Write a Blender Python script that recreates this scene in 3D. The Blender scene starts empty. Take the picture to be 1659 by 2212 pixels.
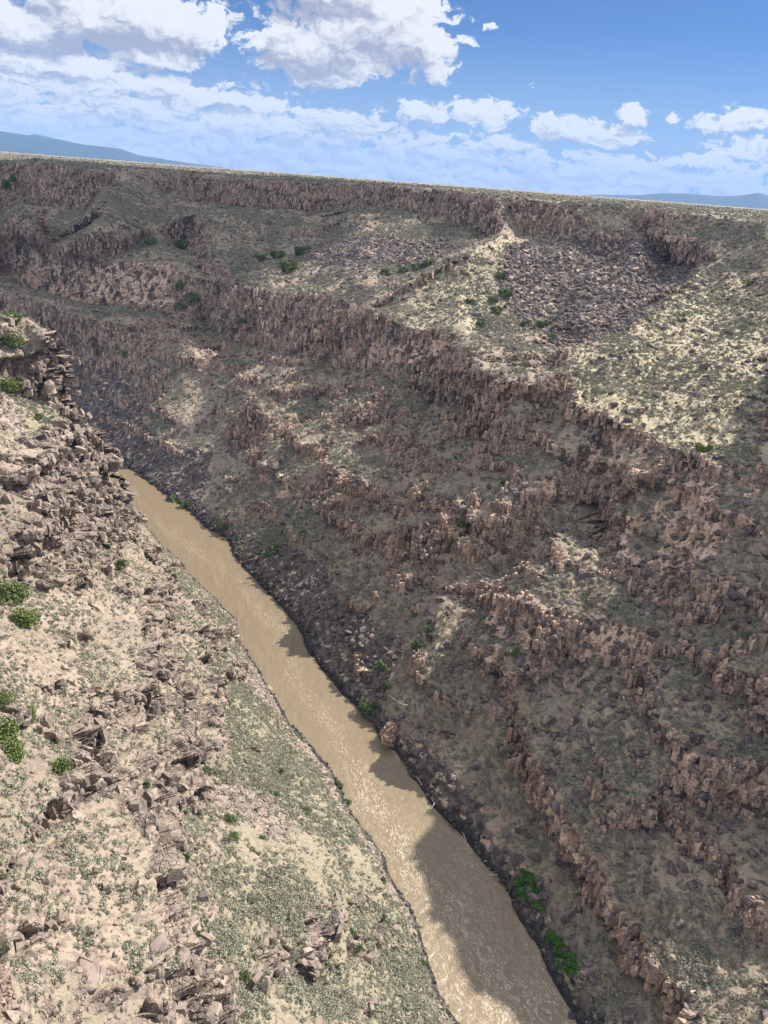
import bpy, math, random
import numpy as np
from mathutils import Vector, Matrix, geometry
rng = np.random.default_rng(7); random.seed(7)
scn = bpy.context.scene; COL = scn.collection
R = math.radians

# ---------------------------------------------------------------- camera
H = 172.0                                   # eye height above the river
F, PITCH, ROLL = 1662.0, R(23.3), R(4.3)    # focal length in units of a 1659 x 2212 picture
fwd = np.array([0, math.cos(PITCH), -math.sin(PITCH)])
r0 = np.array([1.0, 0, 0]); u0 = np.array([0, math.sin(PITCH), math.cos(PITCH)])
rgt = r0*math.cos(ROLL) + u0*math.sin(ROLL); upv = u0*math.cos(ROLL) - r0*math.sin(ROLL)
cam = bpy.data.cameras.new('camera'); co = bpy.data.objects.new('camera', cam); COL.objects.link(co)
m = Matrix(((rgt[0], upv[0], -fwd[0], 0), (rgt[1], upv[1], -fwd[1], 0), (rgt[2], upv[2], -fwd[2], H), (0, 0, 0, 1)))
co.matrix_world = m
cam.sensor_fit = 'VERTICAL'; cam.sensor_height = 36; cam.lens = 36*F/2212
cam.clip_start = 0.5; cam.clip_end = 120000
scn.camera = co
scn.cycles.max_bounces = 4; scn.cycles.diffuse_bounces = 3; scn.cycles.volume_bounces = 0

# ---------------------------------------------------------------- light
SUN_AZ, SUN_EL = 58.0, 45.0                 # degrees right of the view, above the horizon
SKY_STRENGTH = 0.038
CLOUD_LIT, CLOUD_DARK, AIR = (.50, .505, .515), (.225, .24, .30), (.225, .31, .45)
scn.view_settings.view_transform = 'Standard'; scn.view_settings.look = 'None'
scn.view_settings.gamma = 1; scn.view_settings.use_curve_mapping = False
scn.view_settings.exposure = 0.95
sd = bpy.data.lights.new('sun', 'SUN'); sd.energy = 4.5; sd.angle = R(0.5); sd.color = (1, .95, .88)
so = bpy.data.objects.new('sun', sd); COL.objects.link(so)
sdir = Vector((math.sin(R(SUN_AZ))*math.cos(R(SUN_EL)), math.cos(R(SUN_AZ))*math.cos(R(SUN_EL)), math.sin(R(SUN_EL))))
so.rotation_euler = sdir.to_track_quat('Z', 'Y').to_euler(); so.location = (200, 0, 400)

class NT:
    """tiny node-tree writer"""
    def __init__(s, tree):
        s.t = tree; tree.nodes.clear()
    def n(s, kind, **kw):
        nd = s.t.nodes.new(kind)
        for k, v in kw.items():
            if k.startswith('i_'): nd.inputs[k[2:].replace('_', ' ')].default_value = v
            else: setattr(nd, k, v)
        return nd
    def l(s, a, b): s.t.links.new(a, b)
    def val(s, sock, v):
        if isinstance(v, (int, float)): sock.default_value = v
        elif isinstance(v, (tuple, list)): sock.default_value = v
        else: s.l(v, sock)
    def m(s, op, a, b=0.0, c=None, clamp=False):
        nd = s.t.nodes.new('ShaderNodeMath'); nd.operation = op; nd.use_clamp = clamp
        s.val(nd.inputs[0], a); s.val(nd.inputs[1], b)
        if c is not None: s.val(nd.inputs[2], c)
        return nd.outputs[0]
    def vm(s, op, a, b=None, scale=None):
        nd = s.t.nodes.new('ShaderNodeVectorMath'); nd.operation = op
        s.val(nd.inputs[0], a)
        if b is not None: s.val(nd.inputs[1], b)
        if scale is not None: s.val(nd.inputs['Scale'], scale)
        return nd.outputs['Value'] if op in ('DOT_PRODUCT', 'LENGTH', 'DISTANCE') else nd.outputs[0]
    def mix(s, f, a, b):
        nd = s.t.nodes.new('ShaderNodeMix'); nd.data_type = 'RGBA'
        s.val(nd.inputs[0], f)
        for k, v in ((6, a), (7, b)):
            if isinstance(v, (tuple, list)): nd.inputs[k].default_value = (*v[:3], 1)
            else: s.l(v, nd.inputs[k])
        return nd.outputs[2]
    def step(s, x, lo, hi):
        nd = s.t.nodes.new('ShaderNodeMapRange'); nd.interpolation_type = 'SMOOTHSTEP'
        s.val(nd.inputs[0], x); s.val(nd.inputs[1], lo); s.val(nd.inputs[2], hi)
        return nd.outputs[0]
    def noise(s, vec, scale, detail=4, rough=.55, out=0):
        nd = s.t.nodes.new('ShaderNodeTexNoise'); s.l(vec, nd.inputs['Vector'])
        nd.inputs['Scale'].default_value = scale; nd.inputs['Detail'].default_value = detail; nd.inputs['Roughness'].default_value = rough
        return nd.outputs[out]
    def vor(s, vec, scale, feature='F1', out='Distance'):
        nd = s.t.nodes.new('ShaderNodeTexVoronoi'); nd.feature = feature; s.l(vec, nd.inputs['Vector'])
        nd.inputs['Scale'].default_value = scale
        return nd.outputs[out]
    def attr(s, name, out='Fac'):
        nd = s.t.nodes.new('ShaderNodeAttribute'); nd.attribute_name = name; return nd.outputs[out]
    def sep(s, v):
        nd = s.t.nodes.new('ShaderNodeSeparateXYZ'); s.l(v, nd.inputs[0]); return nd.outputs
    def comb(s, x, y, z):
        nd = s.t.nodes.new('ShaderNodeCombineXYZ')
        for k, v in enumerate((x, y, z)): s.val(nd.inputs[k], v)
        return nd.outputs[0]

# ---------------------------------------------------------------- sky with clouds
def ray(u, v):
    u = np.asarray(u, float)[..., None]; v = np.asarray(v, float)[..., None]
    return fwd + rgt*(u-829.5)/F + upv*(1106-v)/F
def cloud_xy(u, v):                          # where the ray through that pixel meets a cloud layer one unit up
    d = ray(u, v); return d[0]/d[2], d[1]/d[2]

world = bpy.data.worlds.new("World"); scn.world = world; world.use_nodes = True
W = NT(world.node_tree)
tc = W.n('ShaderNodeTexCoord'); D = W.vm('NORMALIZE', tc.outputs['Generated'])
sky = W.n('ShaderNodeTexSky', sky_type='NISHITA', sun_disc=False, sun_elevation=R(SUN_EL), sun_rotation=R(SUN_AZ))
sky.altitude = 1500; sky.air_density = 1.0; sky.dust_density = .15; sky.ozone_density = 3.0
dx, dy, dz = W.sep(D)
AZ = W.m('DEGREES', W.m('ARCTAN2', dx, dy)); EL = W.m('DEGREES', W.m('ARCSINE', dz))
# cumulus: (u, v, half width, half height) as seen, turned into azimuth and elevation
CL = [(790, 70, 225, 105), (640, 100, 120, 80), (900, 120, 100, 70), (700, 165, 110, 30), (560, 85, 50, 28), (700, -30, 220, 60),
      (250, 30, 260, 85), (440, 80, 66, 60), (60, 60, 130, 60), (350, 125, 120, 26), (110, 135, 150, 20), (130, 180, 100, 14), (20, 210, 90, 30),
      (910, 248, 66, 32), (1045, 244, 84, 32), (1250, 288, 120, 34), (1340, 298, 70, 20), (1375, 252, 42, 17), (1590, 268, 100, 30), (1462, 250, 18, 12), (1010, 82, 36, 14), (1063, 60, 15, 11),
      (360, 185, 110, 20), (480, 215, 130, 17), (320, 222, 80, 14), (140, 235, 70, 18), (1080, 305, 55, 14), (640, 270, 90, 20), (740, 262, 70, 18), (1600, 320, 80, 24), (1500, 345, 110, 14), (1290, 330, 60, 6),
      (1190, 350, 60, 14), (560, 250, 60, 14)]
def cover_at(az, el):
    c = None
    for (u, v, a, b) in CL:
        d = ray(u, v); n = np.linalg.norm(d); ca = math.degrees(math.atan2(d[0], d[1])); ce = math.degrees(math.asin(d[2]/n))
        k = math.cos(math.atan(math.hypot(u-829, v-1106)/F))**1.0*.0345
        x = W.m('DIVIDE', W.m('SUBTRACT', az, ca), a*k); y = W.m('DIVIDE', W.m('SUBTRACT', el, ce), b*k*1.1)
        y = W.m('MAXIMUM', y, W.m('MULTIPLY', y, -1.35))     # flatter below than above
        q = W.m('SUBTRACT', 1.0, W.m('ADD', W.m('MULTIPLY', x, x), W.m('MULTIPLY', y, y)))
        q = W.m('MULTIPLY', q, .95 if a > 200 else .75 if a > 100 else .5)
        c = q if c is None else W.m('MAXIMUM', c, q)
    # rows of small far cumulus filling the low sky, higher up to the left
    top = W.m('ADD', 3.0, W.m('MULTIPLY', W.step(az, 14.0, -24.0), 5.0))
    row = W.m('SUBTRACT', W.m('MULTIPLY', W.step(el, W.m('ADD', top, 1.2), W.m('MULTIPLY', top, .35)), .90), .44)
    # broken clouds added out of view for neutral fill light
    out_ = W.m('MAXIMUM', W.step(W.m('ABSOLUTE', W.m('SUBTRACT', az, 0.0)), 34.0, 44.0), W.step(el, 28.0, 36.0))
    row = W.m('MAXIMUM', row, -.62)
    row = W.m('ADD', row, W.m('MULTIPLY', out_, .85))
    return W.m('MAXIMUM', c, row)
def puff_at(az, el, detail, sc=1.0):
    a_ = W.noise(W.comb(W.m('MULTIPLY', az, .26), W.m('MULTIPLY', el, .40), 3.7), sc, detail, .62)
    b_ = W.noise(W.comb(W.m('MULTIPLY', az, .55), W.m('MULTIPLY', el, 1.25), 9.1), sc, detail, .62)
    w_ = W.step(el, 7.5, 2.5)
    return W.m('ADD', W.m('MULTIPLY', a_, W.m('SUBTRACT', 1.0, w_)), W.m('MULTIPLY', b_, w_))
def field(az, el, detail):
    return W.m('ADD', cover_at(az, el), W.m('MULTIPLY', W.m('SUBTRACT', puff_at(az, el, detail), .5), 2.5))
warp = W.noise(W.comb(W.m('MULTIPLY', AZ, .35), W.m('MULTIPLY', EL, .5), 0.0), 1.0, 5, .62, 1)
wx, wy, _w = W.sep(warp)
AZw = W.m('ADD', AZ, W.m('MULTIPLY', W.m('SUBTRACT', wx, .5), 3.4)); ELw = W.m('ADD', EL, W.m('MULTIPLY', W.m('SUBTRACT', wy, .5), 2.0))
sc_ = W.m('MULTIPLY', W.m('ADD', EL, 2.0), .055)
f0 = field(AZw, ELw, 8)
fine_ = W.noise(W.comb(W.m('MULTIPLY', AZw, 1.3), W.m('MULTIPLY', ELw, 2.0), 5.0), 1.0, 6, .65)
f0 = W.m('ADD', f0, W.m('MULTIPLY', W.m('SUBTRACT', fine_, .5), 1.5))
f1 = field(W.m('ADD', AZw, W.m('MULTIPLY', sc_, 1.3)), W.m('ADD', ELw, W.m('MULTIPLY', sc_, 2.2)), 4)
alpha = W.step(f0, -.02, .24)
hf0 = puff_at(AZw, ELw, 8, 2.2); hf1 = puff_at(W.m('ADD', AZw, W.m('MULTIPLY', sc_, .35)), W.m('ADD', ELw, W.m('MULTIPLY', sc_, .5)), 6, 2.2)
shade = W.m('ADD', W.m('MULTIPLY', W.m('SUBTRACT', f0, f1), .85), W.m('MULTIPLY', W.m('SUBTRACT', hf0, hf1), 2.2))
bulk = W.noise(W.comb(W.m('MULTIPLY', AZw, .16), W.m('MULTIPLY', ELw, .3), 1.0), 1.0, 4, .5)
shade = W.m('SUBTRACT', shade, W.m('MULTIPLY', W.m('MINIMUM', W.m('MAXIMUM', f1, 0.0), 1.1), .42))
shade = W.m('ADD', shade, W.m('MULTIPLY', W.m('SUBTRACT', bulk, .5), 1.3))
lit = W.step(shade, -.85, .28)
ccol = W.mix(lit, CLOUD_DARK, CLOUD_LIT)
bright = W.m('MAXIMUM', W.step(W.m('ABSOLUTE', AZ), 38.0, 60.0), W.step(EL, 30.0, 50.0))   # clouds out of view, brightened to lift the shaded walls
ccol = W.vm('SCALE', ccol, scale=W.m('ADD', 1.0, W.m('MULTIPLY', bright, .35)))
far = W.step(EL, 7.0, .5)
ccol = W.mix(W.m('MULTIPLY', far, .5), ccol, (.47, .50, .56))
skyc = W.vm('MULTIPLY', W.vm('SCALE', sky.outputs[0], scale=SKY_STRENGTH), (.64, .87, 1.24))
skyc = W.mix(W.step(EL, 10.0, -1.0), skyc, AIR)
thick = W.m('MULTIPLY', alpha, W.m('SUBTRACT', .97, W.m('MULTIPLY', far, .12)))
out = W.mix(thick, skyc, ccol)
bg = W.n('ShaderNodeBackground'); W.l(out, bg.inputs[0]); bg.inputs[1].default_value = 1.0
wo = W.n('ShaderNodeOutputWorld'); W.l(bg.outputs[0], wo.inputs[0])

# ---------------------------------------------------------------- helpers
def tag(o, label=None, cat=None, group=None, kind=None):
    if label: o['label'] = label
    if cat: o['category'] = cat
    if group: o['group'] = group
    if kind: o['kind'] = kind
    return o
def mesh_np(name, V, Fc, mats=(), smooth=False, attrs=None):
    me = bpy.data.meshes.new(name); V = np.ascontiguousarray(V, np.float32)
    me.vertices.add(len(V)); me.vertices.foreach_set('co', V.ravel())
    k = Fc.shape[1]; n = len(Fc)
    me.loops.add(n*k); me.loops.foreach_set('vertex_index', np.ascontiguousarray(Fc, np.int32).ravel())
    me.polygons.add(n); me.polygons.foreach_set('loop_start', np.arange(0, n*k, k, dtype=np.int32))
    me.polygons.foreach_set('loop_total', np.full(n, k, np.int32))
    if smooth: me.polygons.foreach_set('use_smooth', np.ones(n, bool))
    for mt in mats: me.materials.append(mt)
    for a, arr in (attrs or {}).items():
        if arr.ndim == 2:
            at = me.attributes.new(a, 'FLOAT_VECTOR', 'POINT'); at.data.foreach_set('vector', np.ascontiguousarray(arr, np.float32).ravel())
        else:
            at = me.attributes.new(a, 'FLOAT', 'POINT'); at.data.foreach_set('value', np.ascontiguousarray(arr, np.float32))
    me.update(calc_edges=True); me.validate()
    return me
def link(name, me, parent=None):
    o = bpy.data.objects.new(name, me); COL.objects.link(o)
    if parent: o.parent = parent
    return o

_T = rng.random(65536).astype(np.float32)
def _h(i, j, k): return _T[((i*73856093) ^ (j*19349663) ^ (k*83492791)) & 65535]
def vnoise(P, s, seed=0):                    # smooth value noise, -1..1
    Q = np.asarray(P, np.float64)/s + seed*17.31
    I = np.floor(Q).astype(np.int64); f = (Q-I).astype(np.float32); f = f*f*(3-2*f)
    out = 0
    for a in (0, 1):
        for b in (0, 1):
            for c in (0, 1):
                w = (f[..., 0] if a else 1-f[..., 0])*(f[..., 1] if b else 1-f[..., 1])*(f[..., 2] if c else 1-f[..., 2])
                out = out + w*_h(I[..., 0]+a, I[..., 1]+b, I[..., 2]+c)
    return out*2-1
def fbm(P, s, octv=4, gain=.5, seed=0):
    out = 0; a = 1; t = 0
    for k in range(octv): out = out + a*vnoise(P, s/2**k, seed+k); t += a; a *= gain
    return out/t
def cells(P, s, seed=0):                     # 3-D Worley: random value of nearest cell, F2-F1
    Q = np.asarray(P, np.float64)/np.asarray(s) + seed*5.7
    I = np.floor(Q).astype(np.int64); f = (Q-I).astype(np.float32)
    d1 = np.full(Q.shape[:-1], 9., np.float32); d2 = d1.copy(); v = np.zeros_like(d1)
    for a in (-1, 0, 1):
        for b in (-1, 0, 1):
            for c in (-1, 0, 1):
                i, j, k = I[..., 0]+a, I[..., 1]+b, I[..., 2]+c
                d = (a+_h(i, j, k)-f[..., 0])**2+(b+_h(i+91, j, k)-f[..., 1])**2+(c+_h(i, j+57, k)-f[..., 2])**2
                n = d < d1
                d2 = np.where(n, d1, np.minimum(d2, d)); v = np.where(n, _h(i, j, k+131), v); d1 = np.where(n, d, d1)
    return v, np.sqrt(d2)-np.sqrt(d1)

# ---------------------------------------------------------------- the shape of the gorge: break lines surveyed along both walls
def W2(x, y, z):
    p = np.array([x, y, z-H]); t = p@fwd
    return (829.5+F*(p@rgt)/t, 1106-F*(p@upv)/t, 't', t)
def tz(u, v, z): return (z-H)/float(ray(u, v)[2])
def L(*pts, t=False):                        # (u, v, height) or (u, v, depth) -> (u, v, depth)
    return [(p[0], p[1], p[2] if t else tz(p[0], p[1], p[2])) for p in pts]
def base(line, pts, k=1.0):                  # foot of a cliff: (u, v, setback) in front of the top line
    a = np.array(sorted(line)); return [(u, v, np.interp(u, a[:, 0], a[:, 2])-s*k) for u, v, s in pts]
bankR = [(-420, 800), (-150, 872), (20, 915), (130, 945), (235, 990), (290, 1020), (350, 1065), (410, 1105), (440, 1135), (490, 1165), (510, 1210), (560, 1260), (600, 1305), (640, 1350),
         (665, 1400), (700, 1450), (735, 1490), (790, 1545), (830, 1590), (880, 1660), (935, 1745), (990, 1800), (1045, 1865), (1090, 1920),
         (1110, 1975), (1155, 2040), (1190, 2110), (1235, 2190), (1300, 2330), (1400, 2520), (1500, 2750)]
bankL = [(-420, 880), (-150, 950), (20, 985), (130, 1005), (200, 1035), (262, 1075), (310, 1135), (350, 1180), (385, 1210), (430, 1260), (470, 1300), (505, 1340), (515, 1390), (560, 1440),
         (590, 1500), (625, 1560), (680, 1610), (720, 1670), (745, 1730), (790, 1800), (820, 1850), (850, 1910), (880, 1960), (905, 2020),
         (925, 2080), (950, 2150), (990, 2212), (1060, 2340), (1150, 2520), (1250, 2750)]
SLOPE = 'SLOPE'
rim = L((-420, 326, 850), (-300, 332, 820), (0, 349, 760), (60, 350, 715), (95, 346, 700), (200, 366, 690), (250, 361, 740), (350, 367, 760), (450, 376, 740), (600, 388, 700),
        (725, 391, 690), (830, 398, 660), (980, 409, 620), (1080, 423, 560), (1180, 432, 540), (1330, 442, 530), (1405, 448, 515), (1480, 459, 500),
        (1530, 463, 490), (1659, 482, 460), (1850, 512, 430), t=True)
rimb = base(rim, [(-300, 420, 15), (0, 440, 18), (40, 431, 12), (100, 448, 10), (190, 461, 10), (225, 404, 20), (350, 424, 18), (425, 434, 16), (550, 449, 16), (700, 462, 14), (775, 449, 14),
                  (830, 450, 14), (980, 481, 14), (1040, 506, 14), (1130, 514, 16), (1205, 515, 16), (1280, 484, 14), (1380, 500, 14), (1455, 509, 14),
                  (1505, 585, 24), (1560, 560, 50), (1659, 560, 60), (1850, 600, 60)], .42)
subA = L((425, 470, 650), (550, 480, 640), (650, 488, 630), (700, 486, 625), t=True)
subB = base(subA, [(450, 492, 9), (550, 505, 9), (640, 516, 9), (690, 512, 9)], .4)
c2t = L((-420, 420, 116), (-300, 450, 114), (0, 505, 108), (100, 529, 104), (225, 554, 101), (300, 569, 100), (370, 579, 99), (395, 590, 97), (430, 610, 92), (450, 596, 95), (500, 609, 98), (600, 629, 100), (725, 649, 100), (770, 668, 99), (810, 676, 100),
        (930, 709, 99), (1000, 734, 98), (1040, 785, 98), (1080, 809, 98), (1180, 829, 99), (1255, 859, 98), (1330, 884, 97), (1430, 944, 94), (1480, 969, 93),
        (1555, 1029, 91), (1659, 1058, 91), (1900, 1130, 96))
c2b = base(c2t, [(-420, 520, 12), (-300, 545, 12), (0, 599, 12), (100, 629, 11), (190, 659, 10), (300, 689, 10), (375, 699, 10), (410, 700, 22), (440, 704, 14), (500, 729, 14), (565, 739, 16), (650, 768, 18), (725, 789, 18), (830, 799, 16), (900, 850, 18),
                 (940, 890, 18), (1000, 880, 18), (1050, 960, 22), (1130, 968, 20), (1205, 974, 18), (1260, 1080, 24), (1305, 1198, 30), (1405, 1237, 30), (1455, 1272, 30),
                 (1580, 1290, 28), (1659, 1330, 28), (1900, 1450, 34)], .72)
c3t = L((-300, 590, 82), (0, 625, 77), (100, 655, 73), (200, 690, 68), (300, 715, 65), (380, 745, 62), (470, 800, 51), (560, 860, 47), (600, 900, 46), (680, 930, 45), (720, 1000, 41), (760, 1040, 39),
        (830, 1060, 43), (900, 1050, 51), (960, 1090, 56), (1000, 1150, 51))
c3b = L((-300, 680, 60), (0, 700, 53), (120, 729, 47), (225, 779, 41), (295, 829, 35), (370, 894, 28), (430, 924, 25), (520, 960, 25), (590, 1050, 22), (650, 1110, 20), (700, 1100, 25), (740, 1180, 23), (780, 1230, 21), (850, 1220, 28),
        (930, 1270, 31), (1000, 1290, 33), (1035, 1330, 31))
tower = L((1028, 1262, 41), (1060, 1232, 45), (1100, 1210, 49), (1150, 1200, 53), (1215, 1200, 55), (1200, 1250, 53), (1165, 1300, 49), (1120, 1395, 36), (1100, 1475, 26))
towb = L((1015, 1310, 33), (1030, 1370, 29), (1050, 1440, 24), (1090, 1500, 21))
patT = L((1270, 1345, 46), (1330, 1345, 50), (1400, 1385, 53)); patB = base(patT, [(1285, 1435, 3), (1370, 1465, 5), (1405, 1455, 5)])
lowT = L((1100, 1505, 24), (1140, 1570, 24), (1180, 1640, 24), (1210, 1720, 22.5), (1260, 1800, 21), (1310, 1870, 20), (1370, 1980, 18), (1420, 2070, 17), (1490, 2150, 17), (1620, 2300, 17), (1750, 2500, 17))
lowB = L((1085, 1540, 19), (1110, 1610, 16), (1150, 1690, 13), (1145, 1740, 10.5), (1190, 1830, 10), (1250, 1905, 10), (1332, 2025, 8.5), (1400, 2110, 8.5), (1452, 2175, 9), (1560, 2330, 9), (1700, 2560, 9))
mid1 = L((1080, 1100, 62), (1200, 1120, 64), (1240, 1180, 60), (1300, 1260, 54)); mid2 = L((1500, 1420, 52), (1560, 1450, 54), (1659, 1480, 58), (1900, 1650, 60))
mid3 = L((1480, 1620, 40), (1659, 1640, 47), (1800, 1750, 48)); mid4 = base(mid3, [(1500, 1730, 3), (1659, 1770, 4), (1780, 1860, 4)])
ridge1 = L((1085, 506, 530), (1040, 535, 500), (1000, 560, 476), (900, 620, 455), (820, 676, 444), t=True)
back1 = [(u-5, v-9, t+w) for (u, v, t), w in zip(ridge1, (2, 24, 44, 40, 6))]
ridge2 = L((1520, 590, 462), (1480, 618, 432), (1420, 655, 396), (1350, 690, 366), (1270, 730, 340), (1200, 775, 322), (1140, 812, 308), t=True)
back2 = [(u-3, v-8, t+w) for (u, v, t), w in zip(ridge2, (4, 34, 56, 62, 54, 34, 6))]
bowl = L((1110, 550, 133), (1130, 600, 122), (1180, 640, 114), (1200, 550, 134), (1300, 550, 136), (1250, 620, 120), (1350, 600, 127), (1440, 560, 136), (1180, 700, 103))
fill = L((1659, 800, 322), (1500, 800, 328), (1400, 830, 318), (1560, 700, 385), (1659, 650, 400), (1900, 800, 315), (1659, 920, 282), (1900, 950, 270), t=True)
benchL = L((200, 500, 122), (330, 500, 118), (60, 480, 124), (400, 540, 104), (-200, 470, 124), (600, 590, 103), (560, 560, 108))
horizon_v = lambda u: 1106 - F*(math.sin(-PITCH)*-1*0) if False else None
def hv(u):                                   # picture height of the horizon
    return 1106 + (fwd[2]*F + rgt[2]*(u-829.5))/upv[2]
mesaA = [(u, hv(u)+2.2, 3000.) for u in (-420, 0, 400, 829, 1250, 1659, 2100, 2600)]
mesaB = [(u, hv(u)+.5, 14000.) for u in (-420, 0, 400, 829, 1250, 1659, 2100, 2600)]
# right of the picture the wall goes on unseen, rim shaped to shade the river
off = []
for (bx, by), prof in (((33, 165), [(112, 98), (121, 112), (131, 154), (137, 172), (240, 172)]),
                       ((45, 140), [(15, 11), (60, 42), (100, 74), (112, 98), (123, 112), (133, 156), (140, 172), (260, 172)]),
                       ((53, 116), [(15, 11), (60, 42), (100, 74), (112, 98), (135, 112), (148, 154), (156, 171), (260, 172)]),
                       ((62, 92), [(0, 0), (15, 11), (60, 36), (120, 70), (135, 92), (190, 104), (230, 140), (250, 160), (400, 168)]),
                       ((72, 62), [(0, 0), (15, 11), (60, 36), (120, 70), (135, 92), (190, 104), (230, 140), (250, 160)])):
    for s, z in prof:
        u, v, _, t = W2(bx+.85*s, by+.53*s, z)
        if u > 1720 or v > 2230: off.append((u, v, t))
far_lines = [L(*[(u, v, 0) for u, v in bankR]), [(u-8, v+4, tz(u-8, v+4, -2.5)) for u, v in bankR], [(u-34, v+18, tz(u-34, v+18, -9)) for u, v in bankR],
             rim, rimb, subA, subB, c2t, c2b, c3t, c3b, tower, towb, patT, patB, lowT, lowB, mid1, mid2, mid3, mid4, ridge1, back1, ridge2, back2, mesaA, mesaB]
far_pts = bowl + fill + benchL + off + [(-420, 2750, 160.), (600, 2750, 165.), (1600, 2750, 145.), (2900, 2750, 60.), (2900, 300, 220.), (4700, 400, 120.), (4700, 2750, 40.)]

sil = L((-420, 610, 134), (-200, 650, 130), (-60, 672, 128), (0, 690, 126), (30, 684, 125.5), (60, 694, 124.5), (90, 715, 122.5), (112, 745, 119), (118, 790, 113), (130, 830, 108), (137, 870, 103), (165, 900, 97), (200, 935, 91),
        (212, 965, 87), (235, 1010, 80), (252, 1045, 75), (257, 1098, 65))
silo = [(u+(5 if v > 700 else 0), v-(5 if v < 760 else 0), t+70) for u, v, t in sil]
upt = L((-300, 760, 120), (0, 768, 118), (60, 765, 117), (100, 780, 114)); upb = L((-300, 850, 109), (0, 800, 113), (60, 835, 107), (100, 862, 103.5), (130, 885, 101))
lot = L((-300, 960, 108), (0, 960, 101), (80, 935, 99), (150, 935, 95), (200, 960, 89))
lob = L((-300, 1190, 88), (0, 1228, 81), (50, 1240, 77), (150, 1253, 69), (200, 1223, 60), (245, 1160, 52))
tl = L((150, 1275, 68), (190, 1310, 65), (238, 1393, 61), (175, 1445, 65), (165, 1560, 68), (150, 1650, 70), (155, 1740, 71), (225, 1860, 70), (270, 1950, 69), (300, 2060, 69), (310, 2130, 69), (250, 2212, 72), (200, 2400, 75))
bl = L((270, 1140, 46), (300, 1170, 42), (337, 1225, 37), (380, 1300, 34), (417, 1377, 32), (430, 1450, 32), (440, 1544, 31), (478, 1640, 31), (440, 1720, 36), (370, 1800, 46), (360, 1900, 52), (365, 2000, 55), (430, 2080, 53), (470, 2212, 51), (520, 2400, 50))
ot = L((560, 2035, 40), (600, 2000, 37.5), (650, 1968, 34), (640, 2050, 34.5)); ob = L((585, 2090, 36), (650, 2110, 31.5), (668, 2000, 31))
s1 = L((20, 1270, 77), (0, 1500, 80), (120, 1655, 75), (0, 1900, 84), (0, 2212, 87), (0, 2500, 90), (-300, 1350, 88), (-300, 1600, 93), (-300, 1900, 99), (-300, 2212, 106), (-300, 2600, 112), (-420, 2750, 118), (300, 2750, 78), (700, 2750, 45))
near_lines = [L(*[(u, v, 0) for u, v in bankL[6:]]), [(u+8, v-4, tz(u+8, v-4, -2.5)) for u, v in bankL[6:]], [(u+34, v-18, tz(u+34, v-18, -9)) for u, v in bankL[6:]], sil, silo, upt, upb, lot, lob, tl, bl, ot, ob]
near_pts = s1 + L((262, 1110, 50), (275, 1118, 24), (292, 1122, 6))

def survey(lines, pts, U, V):
    vs, es = [], []
    for ln in lines:
        k0 = len(vs); vs += ln; es += [(k0+i, k0+i+1) for i in range(len(ln)-1)]
    vs += pts
    r = geometry.delaunay_2d_cdt([Vector((p[0], p[1])) for p in vs], es, [], 0, 1e-3)
    ov, of, orig = r[0], r[2], r[3]
    A = np.array([(p[0], p[1], 1/p[2]) for p in vs])
    X = np.array([(v.x, v.y) for v in ov]); W_ = np.zeros(len(ov))
    for i, o in enumerate(orig):
        W_[i] = A[o[0], 2] if len(o) else np.nan
    for i in np.where(np.isnan(W_))[0]:      # crossings: nearest known
        d = ((A[:, :2]-X[i])**2).sum(1); j = np.argsort(d)[:2]; W_[i] = (A[j, 2]/np.maximum(d[j], 1)).sum()/(1/np.maximum(d[j], 1)).sum()
    out = np.full((len(V), len(U)), np.nan)
    for f in of:
        a, b, c = f[:3]; p = X[[a, b, c]]; w = W_[[a, b, c]]
        i0, i1 = np.searchsorted(U, p[:, 0].min()-1e-6), np.searchsorted(U, p[:, 0].max()+1e-6)
        j0, j1 = np.searchsorted(V, p[:, 1].min()-1e-6), np.searchsorted(V, p[:, 1].max()+1e-6)
        if i1 <= i0 or j1 <= j0: continue
        gu, gv = np.meshgrid(U[i0:i1], V[j0:j1])
        det = (p[1, 1]-p[2, 1])*(p[0, 0]-p[2, 0])+(p[2, 0]-p[1, 0])*(p[0, 1]-p[2, 1])
        if abs(det) < 1e-9: continue
        l0 = ((p[1, 1]-p[2, 1])*(gu-p[2, 0])+(p[2, 0]-p[1, 0])*(gv-p[2, 1]))/det
        l1 = ((p[2, 1]-p[0, 1])*(gu-p[2, 0])+(p[0, 0]-p[2, 0])*(gv-p[2, 1]))/det
        l2 = 1-l0-l1; ins = (l0 > -1e-6) & (l1 > -1e-6) & (l2 > -1e-6)
        out[j0:j1, i0:i1] = np.where(ins, l0*w[0]+l1*w[1]+l2*w[2], out[j0:j1, i0:i1])
    return out
def bil(G, U, V, u, v):
    iu = np.clip(np.interp(u, U, np.arange(len(U))), 0, len(U)-1.001); iv = np.clip(np.interp(v, V, np.arange(len(V))), 0, len(V)-1.001)
    i = iu.astype(int); j = iv.astype(int); a = iu-i; b = iv-j
    return (G[j, i]*(1-a)+G[j, i+1]*a)*(1-b)+(G[j+1, i]*(1-a)+G[j+1, i+1]*a)*b
def blur(G, n=1):
    for _ in range(n):
        P = np.pad(G, 1, mode='edge'); G = (P[:-2, 1:-1]+P[2:, 1:-1]+P[1:-1, :-2]+P[1:-1, 2:]+2*G)/6
    return G
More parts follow.
